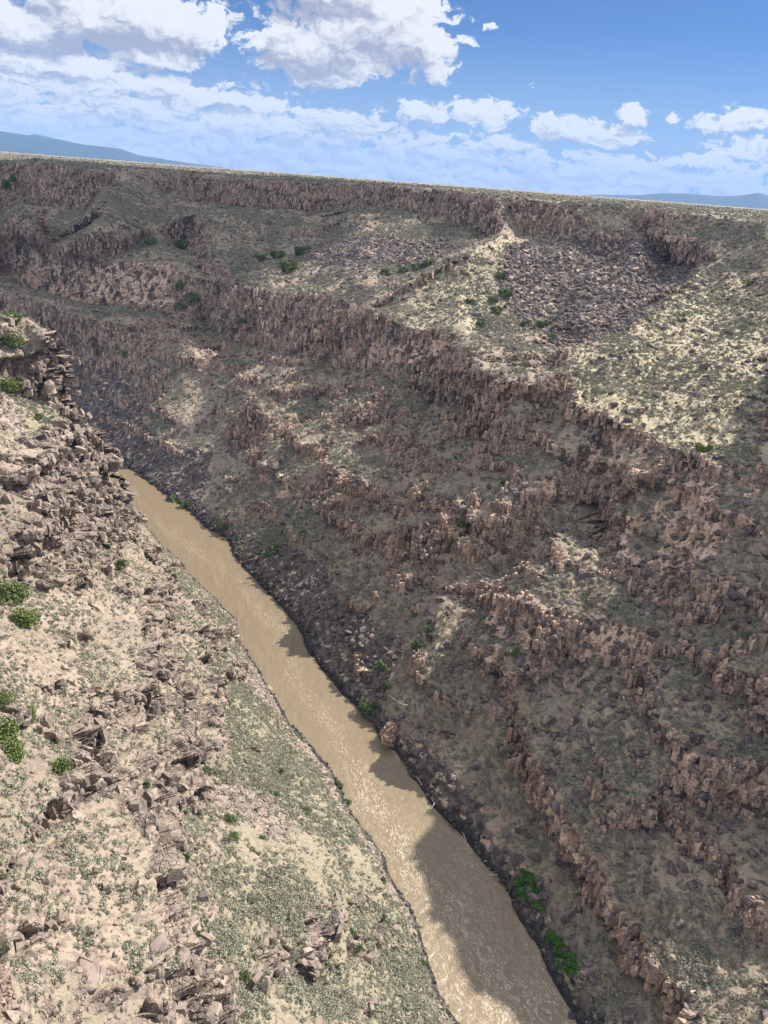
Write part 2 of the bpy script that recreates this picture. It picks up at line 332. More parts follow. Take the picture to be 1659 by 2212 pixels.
def normals(P):
    du = np.empty_like(P); dv = np.empty_like(P)
    du[:, 1:-1] = P[:, 2:]-P[:, :-2]; du[:, 0] = P[:, 1]-P[:, 0]; du[:, -1] = P[:, -1]-P[:, -2]
    dv[1:-1] = P[2:]-P[:-2]; dv[0] = P[1]-P[0]; dv[-1] = P[-1]-P[-2]
    N = np.cross(dv, du); N /= np.linalg.norm(N, axis=-1, keepdims=True)+1e-9
    s = np.sign((N*(P-[0, 0, H])).sum(-1, keepdims=True)); return -N*s
def axis(parts):
    a = [np.arange(lo, hi, st) for lo, hi, st in parts]; return np.unique(np.concatenate(a).astype(float))

def inside(poly, u, v):
    p = np.asarray(poly, float); r = np.zeros(np.shape(u), bool)
    for (x0, y0), (x1, y1) in zip(p, np.roll(p, -1, 0)):
        c = ((y0 > v) != (y1 > v)); r ^= c & (u < (x1-x0)*(v-y0)/((y1-y0) if y1 != y0 else 1e-9)+x0)
    return r
SCREE = [[(650, 560), (690, 520), (800, 505), (960, 515), (985, 545), (930, 585), (800, 595), (700, 600)],
         [(1090, 540), (1180, 520), (1300, 515), (1420, 520), (1500, 560), (1500, 600), (1380, 670), (1260, 725), (1180, 725), (1110, 690), (1090, 620)],
         [(120, 740), (230, 800), (300, 850), (330, 930), (440, 1110), (380, 1080), (235, 985), (150, 900), (120, 820)],
         [(510, 1160), (600, 1170), (700, 1215), (740, 1300), (820, 1350), (870, 1400), (850, 1500), (790, 1540), (700, 1440), (590, 1290)],
         [(340, 1000), (440, 960), (470, 980), (430, 1090), (350, 1050)],
         [(830, 1590), (900, 1600), (1010, 1660), (1060, 1760), (1060, 1830), (1040, 1860), (930, 1740)]]
SCREE_L = [[(505, 1400), (560, 1430), (640, 1560), (560, 1520), (500, 1450)], [(430, 1640), (540, 1700), (640, 1800), (600, 1830), (480, 1740)],
           [(0, 850), (60, 870), (60, 930), (0, 940)], [(700, 1640), (830, 1850), (940, 2110), (925, 2110), (800, 1880), (690, 1680)]]

def wall(name, lines, pts, U, V, cliff_amp, seed, polys, ledge, ledge_bias, cl0, ledgepoly=(), ribs=23., col=(2.7, 2.7, 11.), pit=2.0, strawpoly=(), palepoly=(), lushpoly=()):
    gU = np.arange(-424, 4710, 3.) if U[-1] > 2500 else np.arange(-424, 1300, 2.)
    gV = np.arange(290, 2755, 2.)
    w = survey(lines, pts, gU, gV)
    # outside the survey hold the nearest value
    for row in w:
        ok = ~np.isnan(row)
        if ok.any(): row[:] = np.interp(gU, gU[ok], row[ok])
    has = ~np.isnan(w[:, 0]); first = np.argmax(has); last = len(has)-1-np.argmax(has[::-1]); w[:first] = w[first]; w[last+1:] = w[last]
    w = blur(w, 1)
    u, v = np.meshgrid(U, V)
    d = ray(u, v); w0 = bil(w, gU, gV, u, v)
    P = d/w0[..., None]+[0, 0, H]
    Q = P*[1, 1, .6]
    hor = hv(u); fade = np.clip((v-hor-6)/60, 0, 1)
    bank = bankR if U[-1] > 2500 else bankL
    bk = np.array(bank); bu = np.interp(v, bk[:, 1], bk[:, 0]); fb = np.clip((np.abs(u-bu)-6)/60, .30, 1)
    amp = F*w0*fade*fb
    wu = (3.2*fbm(Q, 26, 2, seed=seed)+1.9*fbm(Q, 9, 3, .6, seed=seed+9))*amp
    wv = (2.2*fbm(Q, 24, 2, seed=seed+21)+1.5*fbm(Q, 8, 3, .6, seed=seed+33))*amp
    if polys is SCREE:                        # buttresses and re-entrants in the cliff lines
        mid_ = np.clip((P[..., 2]-18)/25, 0, 1)*np.clip((150-P[..., 2])/20, 0, 1)
        wv = wv+6.5*fbm(Q*[1, 1, .4], 62, 2, .5, seed=seed+25)*amp*mid_; wu = wu+4.5*fbm(Q*[1, 1, .4], 55, 2, .5, seed=seed+27)*amp*mid_
    w1 = bil(w, gU, gV, u+wu, v+wv)
    P = d/w1[..., None]+[0, 0, H]
    N = normals(P)
    Ns = np.stack([blur(N[..., k], 6) for k in range(3)], -1); Ns /= np.linalg.norm(Ns, axis=-1, keepdims=True)
    steep = 1-Ns[..., 2]
    rough = fbm(P, 18, 3, seed=seed+41)
    cliff = np.clip((steep+rough*.12-cl0)/.12, 0, 1); cliff = blur(cliff, 2)
    S = (1/w1)/300.
    # spurs and gullies
    big = fbm(P*[1, 1, .45], 42, 3, .5, seed=seed+51)
    nz = np.abs(fbm(P*[1, 1, .3], 20, 3, .5, seed=seed+61))
    nearbank = np.clip(P[..., 2]/14, 0, 1)
    keep = np.clip((v-hor-3)/40, .05, 1)
    al = P[..., 0]*-.53+P[..., 1]*.85; pe = P[..., 0]*.85+P[..., 1]*.53
    rb = np.abs(fbm(np.stack([al+12*fbm(P, 60, 2, seed=seed+62), pe*.28, P[..., 2]*.3], -1), 34, 3, .5, seed=seed+63))
    midz = np.clip((P[..., 2]-8)/18, 0, 1)*np.clip((122-P[..., 2])/25, .25, 1)
    if polys is SCREE: midz = midz*(1+.9*blur(inside(LEDGE_R[0], u, v).astype(float), 10))
    disp = (big*3.2-nz*3.0+1.0-(rb-.2)*ribs*midz)*nearbank*keep
    P = P+Ns*disp[..., None]*[1, 1, .5]; st2 = 1-normals(np.stack([blur(P[..., k], 3) for k in range(3)], -1))[..., 2]
    cliff = np.maximum(cliff, blur(np.clip((st2+rough*.12-cl0-.06)/.12, 0, 1), 2))
    # lava flows: each crops out as a broken ledge
    zz = P[..., 2]+4*fbm(P*[1, 1, 0], 70, 2, seed=seed+81)+2*fbm(P, 14, 2, seed=seed+85)
    fr = (zz/13.) % 1
    tri = np.where(fr < .34, fr/.34, (1-fr)/.66)
    mk = np.clip((fbm(P*[1, 1, .5], 30, 3, seed=seed+87)+ledge_bias)/.16, 0, 1)*np.clip((P[..., 2]-9)/8, 0, 1)*np.clip((115-P[..., 2])/15, .0, 1)*(1-np.clip((cliff-.5)*2, 0, 1)*.5)
    mk = mk*np.clip((steep-.12)/.08, 0, 1)
    for pl in ledgepoly: mk = np.maximum(mk, blur(inside(pl, u+wu*2, v+wv*2).astype(float), 6))
    Nh = Ns*[1, 1, 0]; Nh /= np.linalg.norm(Nh, axis=-1, keepdims=True)+1e-6
    P = P+Nh*((tri-.35)*ledge*mk)[..., None]
    cliff = np.maximum(cliff, blur(mk*(fr < .40)*.95, 1))
    # basalt: stacked columns and ledges
    Pw = P+np.stack([fbm(P, 7, 2, seed=seed+71+k) for k in range(3)], -1)*2.2
    c1, e1 = cells(Pw, (6.5, 6.5, 13.), seed+1)
    c2, e2 = cells(Pw, col, seed+2)
    c3, e3 = cells(P, (1.15, 1.15, 1.7), seed+3)
    c0, e0 = cells(Pw, (15., 15., 17.), seed+5)
    rock = (c1-.5)*4.2+(c2-.5)*1.7+(c3-.5)*.7-np.clip(.20-e2, 0, 1)*2.5-np.clip(.2-e3, 0, 1)*1.0+(c0-.5)*5.0-pit*(c2 < .17)-pit*.8*(c1 < .15)-1.2*(c3 < .14)+np.abs(fbm(P*[1, 1, .25], 4, 3, seed=seed+95))*1.2
    soft = fbm(P, 5, 4, .6, seed=seed+91)*.55+(c3-.5)*.35+np.clip(c2-.86, 0, 1)*4*np.clip(e2*3, 0, 1)
    dz = (rock*cliff_amp*cliff+soft*(1-cliff))*np.clip((v-hor-1)/8, .0, 1)*np.clip((P[..., 2]+1)/5, .15, 1)
    pale = np.zeros_like(u)
    for pl in palepoly: pale = np.maximum(pale, inside(pl, u+wu*2, v+wv*2))
    pale = blur(pale, 4)
    straw = np.zeros_like(u)
    for pl in strawpoly: straw = np.maximum(straw, inside(pl, u+wu*3, v+wv*3))
    straw = blur(straw, 12)
    lush = np.zeros_like(u)
    for pl in lushpoly: lush = np.maximum(lush, inside(pl, u+wu*3, v+wv*3))
    lush = blur(lush, 14)
    dz = dz*(1-.5*pale)
    Nd = Ns*np.stack([np.ones_like(u), np.ones_like(u), 1-.65*cliff], -1)
    P = P+Nd*dz[..., None]
    sc = np.zeros_like(u)
    for pl in polys: sc = np.maximum(sc, inside(pl, u+wu*2, v+wv*2))
    sc = blur(sc.astype(float), 5)*(1-cliff)
    lowb = np.clip((7.5+3*rough-P[..., 2])/5, 0, 1); sc = np.maximum(sc, lowb*.8*(P[..., 2] < 14))
    P = P.astype(np.float32)
    ny, nx = u.shape; idx = np.arange(ny*nx).reshape(ny, nx)
    fc = np.stack([idx[:-1, :-1], idx[1:, :-1], idx[1:, 1:], idx[:-1, 1:]], -1)
    return dict(name=name, P=P, N=Ns, cliff=cliff, scree=sc, pale=pale, lush=lush, straw=straw, fc=fc, u=u, v=v, U=U, V=V, t=1/w1)

PALE = [[(0, 520), (100, 530), (370, 590), (385, 695), (190, 655), (0, 600)], [(1180, 860), (1255, 880), (1420, 950), (1450, 1000), (1420, 1010), (1205, 970)],
        [(1370, 1040), (1500, 1030), (1680, 1110), (1680, 1330), (1580, 1290), (1405, 1240), (1350, 1190)], [(1040, 1270), (1100, 1250), (1140, 1320), (1100, 1480), (1050, 1420)],
        [(1280, 1340), (1400, 1390), (1400, 1460), (1290, 1440)], [(1130, 1730), (1200, 1720), (1300, 1880), (1270, 1900)], [(780, 715), (960, 745), (960, 790), (800, 770)], [(590, 960), (650, 960), (650, 1100), (600, 1080)], [(1130, 995), (1235, 1030), (1235, 1085), (1150, 1050)]]
LUSH_L = [[(300, 1140), (520, 1380), (640, 1560), (760, 1740), (930, 2080), (1000, 2240), (500, 2240), (480, 1900), (520, 1700), (450, 1560), (430, 1400), (340, 1230)], [(0, 740), (60, 800), (200, 940), (0, 960)]]
STRAW = [[(1110, 835), (1200, 765), (1400, 660), (1530, 590), (1640, 590), (1700, 700), (1700, 1060), (1480, 960), (1255, 860)], [(820, 690), (1000, 560), (1085, 505), (1105, 540), (1040, 620), (1000, 735), (900, 705)]]
LUSH_R = [[(-420, 300), (-420, 325), (0, 348), (350, 366), (830, 396), (1330, 442), (1700, 482), (2100, 520), (2100, 470)], [(1040, 560), (1110, 560), (1120, 700), (1000, 720)], [(880, 560), (960, 560), (960, 600), (820, 610)], [(480, 1140), (700, 1130), (640, 1260), (540, 1230)]]
LEDGE_R = [[(200, 700), (380, 725), (650, 790), (900, 890), (1000, 960), (1030, 1200), (900, 1090), (720, 1010), (560, 870), (300, 740)], [(1280, 1560), (1420, 1500), (1659, 1560), (1700, 1900), (1500, 1900), (1380, 1750)], [(1050, 960), (1250, 1000), (1420, 1180), (1659, 1260), (1659, 1420), (1400, 1330), (1280, 1220), (1150, 1080)]]
LEDGE_L = [[(150, 1290), (240, 1300), (330, 1210), (350, 1260), (420, 1370), (432, 1540), (480, 1640), (420, 1680), (340, 1790), (345, 1880), (330, 2010), (300, 2080), (250, 1960), (200, 1860), (150, 1750), (150, 1600), (175, 1450)],
           [(0, 960), (80, 935), (210, 950), (260, 1050), (250, 1160), (200, 1230), (50, 1250), (0, 1235)], [(10, 770), (110, 750), (138, 870), (80, 860), (0, 800)],
           [(160, 2120), (320, 2040), (330, 2110), (240, 2212), (180, 2212)], [(380, 2120), (460, 2000), (500, 2080), (470, 2212), (380, 2212)], [(585, 2020), (660, 1950), (680, 2000), (640, 2180), (600, 2160)]]
uF = axis([(-420, -20, 12), (-20, 1680, 1.9), (1680, 2100, 6), (2100, 4700, 20)])
vF = axis([(300, 318, 6), (318, 2216, 1.9), (2216, 2750, 14)])
FW = wall('far', far_lines, far_pts, uF, vF, 1.15, 3, SCREE, 5.5, .07, .35, LEDGE_R, palepoly=PALE, strawpoly=STRAW, lushpoly=LUSH_R)
uN = axis([(-420, -20, 8), (-20, 1060, 1.9), (1060, 1270, 10)])
vN = axis([(600, 670, 8), (670, 2216, 1.9), (2216, 2750, 12)])
NW = wall('near', near_lines, near_pts, uN, vN, .95, 11, SCREE_L, 6.5, -.27, .36, LEDGE_L, 4., (2.3, 2.3, 4.4), 4.5, lushpoly=LUSH_L)

# which part of the near sheet is ground: left of its skyline and of the water's edge
edge = [(p[0], p[1]) for p in sil] + [(p[0]+4, p[1]-2) for p in bankL[6:]]
npoly = [(-500, 560)] + [(u+6, v-5) for u, v in edge] + [(-500, 2800)]
def near_mask(u, v, grow=0): return inside([(a+grow, b) for a, b in npoly], u, v)
# ---------------------------------------------------------------- materials
def mat(name):
    mt = bpy.data.materials.new(name); mt.use_nodes = True; return mt, NT(mt.node_tree)
def finish(T, color, rough=.9, bump=None, strength=.5, dist=.3, spec=.2, **kw):
    b = T.n('ShaderNodeBsdfPrincipled'); T.val(b.inputs['Base Color'], color if not isinstance(color, tuple) else (*color, 1))
    T.val(b.inputs['Roughness'], rough); b.inputs['Specular IOR Level'].default_value = spec
    if bump is not None:
        bp = T.n('ShaderNodeBump'); bp.inputs['Strength'].default_value = strength; bp.inputs['Distance'].default_value = dist
        T.l(bump, bp.inputs['Height']); T.l(bp.outputs[0], b.inputs['Normal'])
    o = T.n('ShaderNodeOutputMaterial'); T.l(b.outputs[0], o.inputs[0]); return b

PALE_ROCK = (.72, .53, .41)
def ground_material(name, soilA, soilB, rockA, rockB, varn, screeA, screeB, grassA, grassamt):
    mt, T = mat(name)
    pos = T.n('ShaderNodeNewGeometry').outputs['Position']
    n1 = T.noise(pos, .05, 4); n2 = T.noise(pos, .35, 5, .6); n3 = T.noise(pos, 1.6, 4, .65)
    soil = T.mix(T.step(n1, .38, .62), soilA, soilB)
    soil = T.mix(T.m('MULTIPLY', T.step(n2, .45, .62), grassamt), soil, grassA)
    stones = T.vor(pos, 1.1, 'F1', 'Color'); sx = T.sep(stones)[0]
    soil = T.mix(T.m('MULTIPLY', T.step(sx, .66, .74), .75), soil, rockB)
    str_ = T.vm('MULTIPLY', pos, (1, 1, .16))
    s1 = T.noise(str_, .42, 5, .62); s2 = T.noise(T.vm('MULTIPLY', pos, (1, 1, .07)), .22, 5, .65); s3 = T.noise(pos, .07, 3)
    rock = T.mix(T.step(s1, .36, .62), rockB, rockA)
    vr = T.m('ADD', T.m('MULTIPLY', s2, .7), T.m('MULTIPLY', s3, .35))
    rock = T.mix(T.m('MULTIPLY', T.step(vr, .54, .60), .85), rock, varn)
    bed = T.noise(T.vm('MULTIPLY', pos, (.25, .25, 2.4)), .5, 4, .6)
    rock = T.mix(T.m('MULTIPLY', T.step(bed, .5, .7), .35), rock, soilB)
    cc = T.sep(T.vor(pos, .55, 'F1', 'Color'))
    sr = T.mix(cc[0], screeA, screeB); sr = T.mix(T.step(cc[1], .8, .9), sr, rockA)
    soil = T.mix(T.m('MULTIPLY', T.attr('straw'), .85), soil, (.45, .39, .275))
    soil = T.mix(T.m('MULTIPLY', T.attr('lush'), .5), soil, grassA)
    rock = T.mix(T.m('MULTIPLY', T.attr('pale'), T.step(T.m('ADD', T.m('MULTIPLY', s2, .8), T.m('MULTIPLY', s1, .3)), .62, .52)), rock, PALE_ROCK)
    col = T.mix(T.step(T.m('ADD', T.attr('scree'), T.m('MULTIPLY', T.m('SUBTRACT', n2, .5), .8)), .3, .6), soil, sr)
    cl = T.m('ADD', T.attr('cliff'), T.m('MULTIPLY', T.m('SUBTRACT', n2, .5), .9))
    col = T.mix(T.step(cl, .35, .6), col, rock)
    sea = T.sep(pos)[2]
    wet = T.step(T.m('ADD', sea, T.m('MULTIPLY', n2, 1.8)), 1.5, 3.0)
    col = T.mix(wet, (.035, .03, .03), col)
    b1 = T.vor(T.vm('ADD', T.vm('MULTIPLY', pos, (1, 1, .55)), T.vm('SCALE', T.noise(pos, .8, 2, .5, 1), scale=.6)), .8, 'DISTANCE_TO_EDGE')
    crack = T.step(b1, 0.0, .12)
    rk = T.step(cl, .35, .6)
    bh = T.m('ADD', T.m('ADD', T.m('MULTIPLY', T.m('MULTIPLY', crack, rk), .6), n3), T.m('MULTIPLY', sx, .45))
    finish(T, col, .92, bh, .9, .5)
    return mt
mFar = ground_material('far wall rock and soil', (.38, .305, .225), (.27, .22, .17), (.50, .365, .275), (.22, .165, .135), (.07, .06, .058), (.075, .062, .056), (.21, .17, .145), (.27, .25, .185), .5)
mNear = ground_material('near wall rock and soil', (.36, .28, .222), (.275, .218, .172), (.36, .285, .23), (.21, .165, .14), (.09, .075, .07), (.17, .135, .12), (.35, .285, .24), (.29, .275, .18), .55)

def build_wall(Wd, mt, keep=None):
    P = Wd['P'].reshape(-1, 3); fc = Wd['fc']
    if keep is not None: fc = fc[keep]
    else: fc = fc.reshape(-1, 4)
    used = np.zeros(len(P), bool); used[fc.ravel()] = True
    re = np.cumsum(used)-1; fc = re[fc]
    at = {k: Wd[k].reshape(-1)[used] for k in ('cliff', 'scree', 'pale', 'lush', 'straw')}
    me = mesh_np(Wd['name'], P[used], fc, [mt], True, at)
    fl_ = at['cliff'][fc].mean(1) < .45
    if len(me.polygons) == len(fl_): me.polygons.foreach_set('use_smooth', fl_)
    return me
uc, vc = FW['u'], FW['v']
kF = ((FW['v'] > hv(FW['u'])+.4) & (FW['P'][..., 2] > -6))
kF = kF[:-1, :-1] & kF[1:, 1:] & kF[:-1, 1:] & kF[1:, :-1]
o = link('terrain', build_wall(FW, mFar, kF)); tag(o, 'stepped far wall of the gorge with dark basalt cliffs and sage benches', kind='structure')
kN = near_mask(NW['u'], NW['v']); kN = kN[:-1, :-1] & kN[1:, 1:]
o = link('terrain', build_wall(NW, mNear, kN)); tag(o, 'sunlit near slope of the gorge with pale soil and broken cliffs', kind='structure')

# ---------------------------------------------------------------- plain and far hills
mt, T = mat('plain'); pos = T.n('ShaderNodeNewGeometry').outputs['Position']
finish(T, T.mix(T.noise(pos, .002, 6, .7), (.25, .25, .14), (.18, .185, .105)), .95)
V = []; nA, rad = 90, [2500, 5000, 10000, 20000, 60000]
for r_ in rad:
    for k in range(nA+1):
        a = R(-80+160*k/nA); V.append((r_*math.sin(a), r_*math.cos(a), 166.5 if r_ < 6000 else 160.))
Fc = [(j*(nA+1)+k, (j+1)*(nA+1)+k, (j+1)*(nA+1)+k+1, j*(nA+1)+k+1) for j in range(len(rad)-1) for k in range(nA)]
tag(link('ground', mesh_np('ground', np.array(V), np.array(Fc), [mt])), 'flat sage plain reaching the horizon', kind='structure')
mt, T = mat('haze-tinted hill forest'); pos = T.n('ShaderNodeNewGeometry').outputs['Position']
finish(T, T.mix(T.noise(pos, .0006, 6, .6), (.07, .10, .12), (.045, .07, .09)), .95)  # blue of the distant air mixed into the dark forest colour
def hills(prof, dist, depth, seed, label):
    us = np.linspace(prof[0][0], prof[-1][0], 160); pu = np.array(prof)
    rows = []
    for j, fr in enumerate(np.linspace(0, 1, 26)):
        s = math.sin(math.pi*fr); row = []
        for u_ in us:
            lift = np.interp(u_, pu[:, 0], pu[:, 1])
            d_ = ray(u_, hv(u_)-lift); dh = math.hypot(d_[0], d_[1])
            hgt = d_[2]/dh*dist
            rr_ = dist+depth*(fr-.5); q = np.array([[d_[0]/dh*rr_, d_[1]/dh*rr_, 0]])
            n_ = fbm(q, dist*.07, 5, .55, seed)[0]
            row.append((q[0, 0], q[0, 1], max(s, 0)**.8*hgt*(1+.22*n_*(1 if abs(fr-.5) > .06 else .15))+H-40*(1-s)))
        rows.append(row)
    A = np.array(rows); ny, nx = A.shape[:2]; idx = np.arange(ny*nx).reshape(ny, nx)
    fc = np.stack([idx[:-1, :-1], idx[1:, :-1], idx[1:, 1:], idx[:-1, 1:]], -1).reshape(-1, 4)
    tag(link('hills', mesh_np('hills', A.reshape(-1, 3), fc, [mt], True)), label, kind='structure')
hills([(-500, 30), (-250, 46), (-60, 44), (0, 43), (60, 38), (130, 33), (180, 27), (260, 24), (300, 13), (360, 8), (430, 3), (500, -1)], 14000, 4500, 5, 'long blue mountain ridge rising to the left beyond the plain')
hills([(30, 30), (75, 42), (120, 35), (200, 22), (260, 5)], 20000, 4000, 15, 'paler more distant mountain behind the left ridge')
hills([(1240, -2), (1300, 3), (1380, 8), (1430, 16), (1480, 19), (1560, 19), (1600, 24), (1640, 33), (1665, 27), (1750, 30), (1900, 40), (2100, 25)], 16000, 4500, 8, 'low blue mountains at the right end of the skyline')

# ---------------------------------------------------------------- cumulus added unseen to the right of the view, to shade the far left cliffs
import bmesh
bm = bmesh.new(); bmesh.ops.create_icosphere(bm, subdivisions=5, radius=1.0)
cc = np.array([v_.co[:] for v_ in bm.verts]); cn = fbm(cc, .7, 4, .55, 77)
for v_, n_ in zip(bm.verts, cn): v_.co = v_.co*(1+.55*n_); v_.co.z = max(v_.co.z, -.25)
me = bpy.data.meshes.new('shade_cloud'); bm.to_mesh(me); bm.free()
mt, T = mat('cloud white'); finish(T, (.85, .85, .85), 1.0); me.materials.append(mt)
o = link('shade_cloud', me); tgt = np.array([-300., 690., 120.]); Lc = 1500/math.tan(R(SUN_EL))
o.location = (tgt[0]+math.sin(R(SUN_AZ))*Lc, tgt[1]+math.cos(R(SUN_AZ))*Lc, 1620); o.scale = (300, 225, 110)
tag(o, 'white cumulus cloud above the plain to the right', kind='structure')

# ---------------------------------------------------------------- river
def ground_xy(pts): a = np.array([(p[0], p[1]) for p in pts]); d = ray(a[:, 0], a[:, 1]); return d[:, :2]*(-H/d[:, 2])[:, None]
bR = ground_xy(bankR); bL = ground_xy(bankL)
def resamp(a, n):
    s = np.r_[0, np.cumsum(np.hypot(*np.diff(a, axis=0).T))]; q = np.linspace(0, s[-1], n); return np.stack([np.interp(q, s, a[:, k]) for k in (0, 1)], -1), s[-1]
nS, nC = 1500, 120
cR, ln = resamp(bR, nS); cL, _ = resamp(bL, nS)
for _ in range(10): cR[1:-1] = (cR[:-2]+cR[2:]+2*cR[1:-1])/4; cL[1:-1] = (cL[:-2]+cL[2:]+2*cL[1:-1])/4
cr = np.linspace(-.35, 1.35, nC)[None, :, None]
A = cL[:, None]*(1-cr)+cR[:, None]*cr
wid = np.hypot(*(cR-cL).T)
flow = np.stack([np.repeat(np.linspace(0, ln, nS)[:, None], nC, 1), cr[0, :, 0][None]*wid[:, None], np.zeros((nS, nC))], -1)
Z = .10*fbm(flow*[.8, 1, 1], 3.2, 3, seed=4)+.16*fbm(flow*[.45, 1.0, 1], 6, 2, seed=8)
xyz = np.concatenate([A, Z[..., None]], -1)
rapid = np.clip(np.interp(A[..., 1], [100, 125, 165, 200, 260, 330, 420], [1, .95, .8, .6, .42, .38, .25]), 0, 1)
xyz[..., 2] += rapid*.18*fbm(flow*[1.3, .7, 1], 2.0, 3, .6, seed=12)
idx = np.arange(nS*nC).reshape(nS, nC); fc = np.stack([idx[:-1, :-1], idx[1:, :-1], idx[1:, 1:], idx[:-1, 1:]], -1).reshape(-1, 4)
mt, T = mat('muddy water')
fl = T.attr('flow', 'Vector'); rp = T.attr('rapid')
wob = T.vm('SCALE', T.vm('SUBTRACT', T.noise(fl, .10, 3, .5, 1), (.5, .5, .5)), scale=8.0)
q = T.vm('ADD', T.vm('MULTIPLY', fl, (.22, 1, 1)), wob)
n1 = T.noise(q, .85, 5, .6)
ridge = T.m('SUBTRACT', 1.0, T.m('MULTIPLY', T.m('ABSOLUTE', T.m('SUBTRACT', n1, .5)), 2.0))
patch = T.noise(fl, .055, 3, .6)
mid = T.attr('midstream')
amt = T.m('ADD', T.m('MULTIPLY', rp, .55), T.m('ADD', T.m('MULTIPLY', T.m('SUBTRACT', patch, .5), 1.0), T.m('MULTIPLY', mid, .28)))
th = T.m('SUBTRACT', 1.015, T.m('MULTIPLY', amt, .09))
foam = T.step(ridge, th, T.m('ADD', th, .03))
fine = T.step(T.noise(fl, 2.6, 4, .7), .42, .62)
foam = T.m('MULTIPLY', foam, T.m('ADD', T.m('MULTIPLY', fine, .7), .1))
mud = T.mix(T.noise(q, .25, 4, .6), (.15, .112, .062), (.195, .148, .086))
mud = T.mix(T.m('MULTIPLY', rp, .35), mud, (.31, .245, .16))
col = T.mix(foam, mud, (.75, .68, .56))
bh = T.m('ADD', T.m('MULTIPLY', T.noise(T.vm('MULTIPLY', fl, (.8, .9, 1)), .6, 5, .58), 1.0), T.m('MULTIPLY', T.noise(fl, 3.5, 3, .6), .25))
finish(T, col, T.m('ADD', T.m('MULTIPLY', foam, .5), .22), bh, .5, .5, spec=.5)
cro = np.repeat(cr[0, :, 0][None], nS, 0)
cen = .5+.18*np.sin(flow[..., 0]/38.)
midstream = np.exp(-((cro-cen)/.17)**2)
me = mesh_np('river', xyz.reshape(-1, 3), fc, [mt], True, {'flow': flow.reshape(-1, 3), 'rapid': rapid.ravel(), 'midstream': midstream.ravel()})
tag(link('river', me), 'fast muddy brown river with pale foam streaks', kind='structure')

# ---------------------------------------------------------------- plants and stones
def leaf_mat(name, a, b, c=None, trans=.0):
    mt, T = mat(name); oi = T.n('ShaderNodeObjectInfo'); pos = T.n('ShaderNodeTexCoord').outputs['Object']
    col = T.mix(oi.outputs['Random'], a, b)
    col = T.mix(T.m('MULTIPLY', T.step(T.noise(pos, 2.5, 3), .4, .65), .6), col, c or b)
    finish(T, col, .85, spec=.15); return mt
mSage = leaf_mat('sage leaves', (.32, .315, .235), (.20, .20, .145), (.40, .39, .30))
mDry = leaf_mat('dry grass', (.40, .35, .245), (.31, .27, .19), (.46, .41, .30))
mShrub = leaf_mat('green shrub leaves', (.125, .165, .07), (.095, .13, .055), (.19, .225, .105))
mJun = leaf_mat('juniper scales', (.12, .165, .05), (.09, .13, .045), (.19, .22, .075))
mWil = leaf_mat('willow leaves', (.07, .18, .025), (.05, .13, .022), (.12, .24, .045))
mTam = leaf_mat('tamarisk plumes', (.50, .36, .29), (.44, .31, .25), (.54, .41, .32))
mDead = leaf_mat('dead twigs', (.22, .19, .17), (.28, .24, .21), (.17, .15, .14))
mDrift = leaf_mat('bleached driftwood', (.5, .46, .4), (.38, .34, .3), (.55, .5, .45))
mt, T = mat('bark'); finish(T, T.mix(T.noise(T.n('ShaderNodeTexCoord').outputs['Object'], 4, 4), (.15, .11, .08), (.26, .21, .17)), .9); mBark = mt
def rock_mat(name, a, b, c):
    mt, T = mat(name); oi = T.n('ShaderNodeObjectInfo'); pos = T.n('ShaderNodeTexCoord').outputs['Object']
    col = T.mix(oi.outputs['Random'], a, b)
    col = T.mix(T.m('MULTIPLY', T.step(T.noise(pos, 1.4, 5, .65), .48, .6), .7), col, c)
    finish(T, col, .9, T.noise(pos, 3, 4), .5, .2); return mt
mRock = rock_mat('dark basalt', (.06, .05, .05), (.16, .13, .125), (.24, .20, .18))
mRockP = rock_mat('pale basalt', (.24, .19, .165), (.38, .30, .25), (.17, .14, .125))
mRockW = rock_mat('wet basalt', (.03, .027, .028), (.075, .065, .063), (.10, .09, .085))

def leafball(n, seed, size=.2, squash=.75, lumps=5, aspect=1.0, up=.5, base=0.12):
    g = np.random.default_rng(seed)
    cs = g.normal(size=(lumps, 3)); cs /= np.linalg.norm(cs, axis=1, keepdims=True); cs *= g.uniform(.25, .8, (lumps, 1)); cs[:, 2] = np.abs(cs[:, 2])*.8+.15
    rs = g.uniform(.2, .5, lumps)
    k = g.integers(0, lumps, n)
    d = g.normal(size=(n, 3)); d /= np.linalg.norm(d, axis=1, keepdims=True)
    c = cs[k]+d*rs[k][:, None]*g.uniform(.55, 1.08, (n, 1))**.6
    c[:, 2] = np.maximum(c[:, 2], base*g.random(n)); c[:, 2] *= squash
    a = g.normal(size=(n, 3)); a += [0, 0, up]; a /= np.linalg.norm(a, axis=1, keepdims=True)
    b = np.cross(a, g.normal(size=(n, 3))); b /= np.linalg.norm(b, axis=1, keepdims=True)
    s = size*g.uniform(.5, 1.2, (n, 1))
    V = np.stack([c-b*s*.5*aspect, c+b*s*.5*aspect, c+a*s], 1).reshape(-1, 3)
    return V, np.arange(3*n).reshape(-1, 3)
def rockmesh(name, seed, mt, sub=2, flat=.7):
    import bmesh
    g = np.random.default_rng(seed); bm = bmesh.new()
    for _ in range(15 if sub > 1 else 11):
        v = g.normal(size=3); v /= np.linalg.norm(v); v *= g.uniform(.85, 1.1); bm.verts.new(v*[1, g.uniform(.7, 1), flat])
    r = bmesh.ops.convex_hull(bm, input=bm.verts)
    bmesh.ops.delete(bm, geom=[v for v in bm.verts if not v.link_faces], context='VERTS')
    if sub > 1: bmesh.ops.bevel(bm, geom=list(bm.edges), offset=.05, segments=1, affect='EDGES')
    me = bpy.data.meshes.new(name); bm.to_mesh(me); bm.free(); me.materials.append(mt)
    for p in me.polygons: p.use_smooth = False
    return me
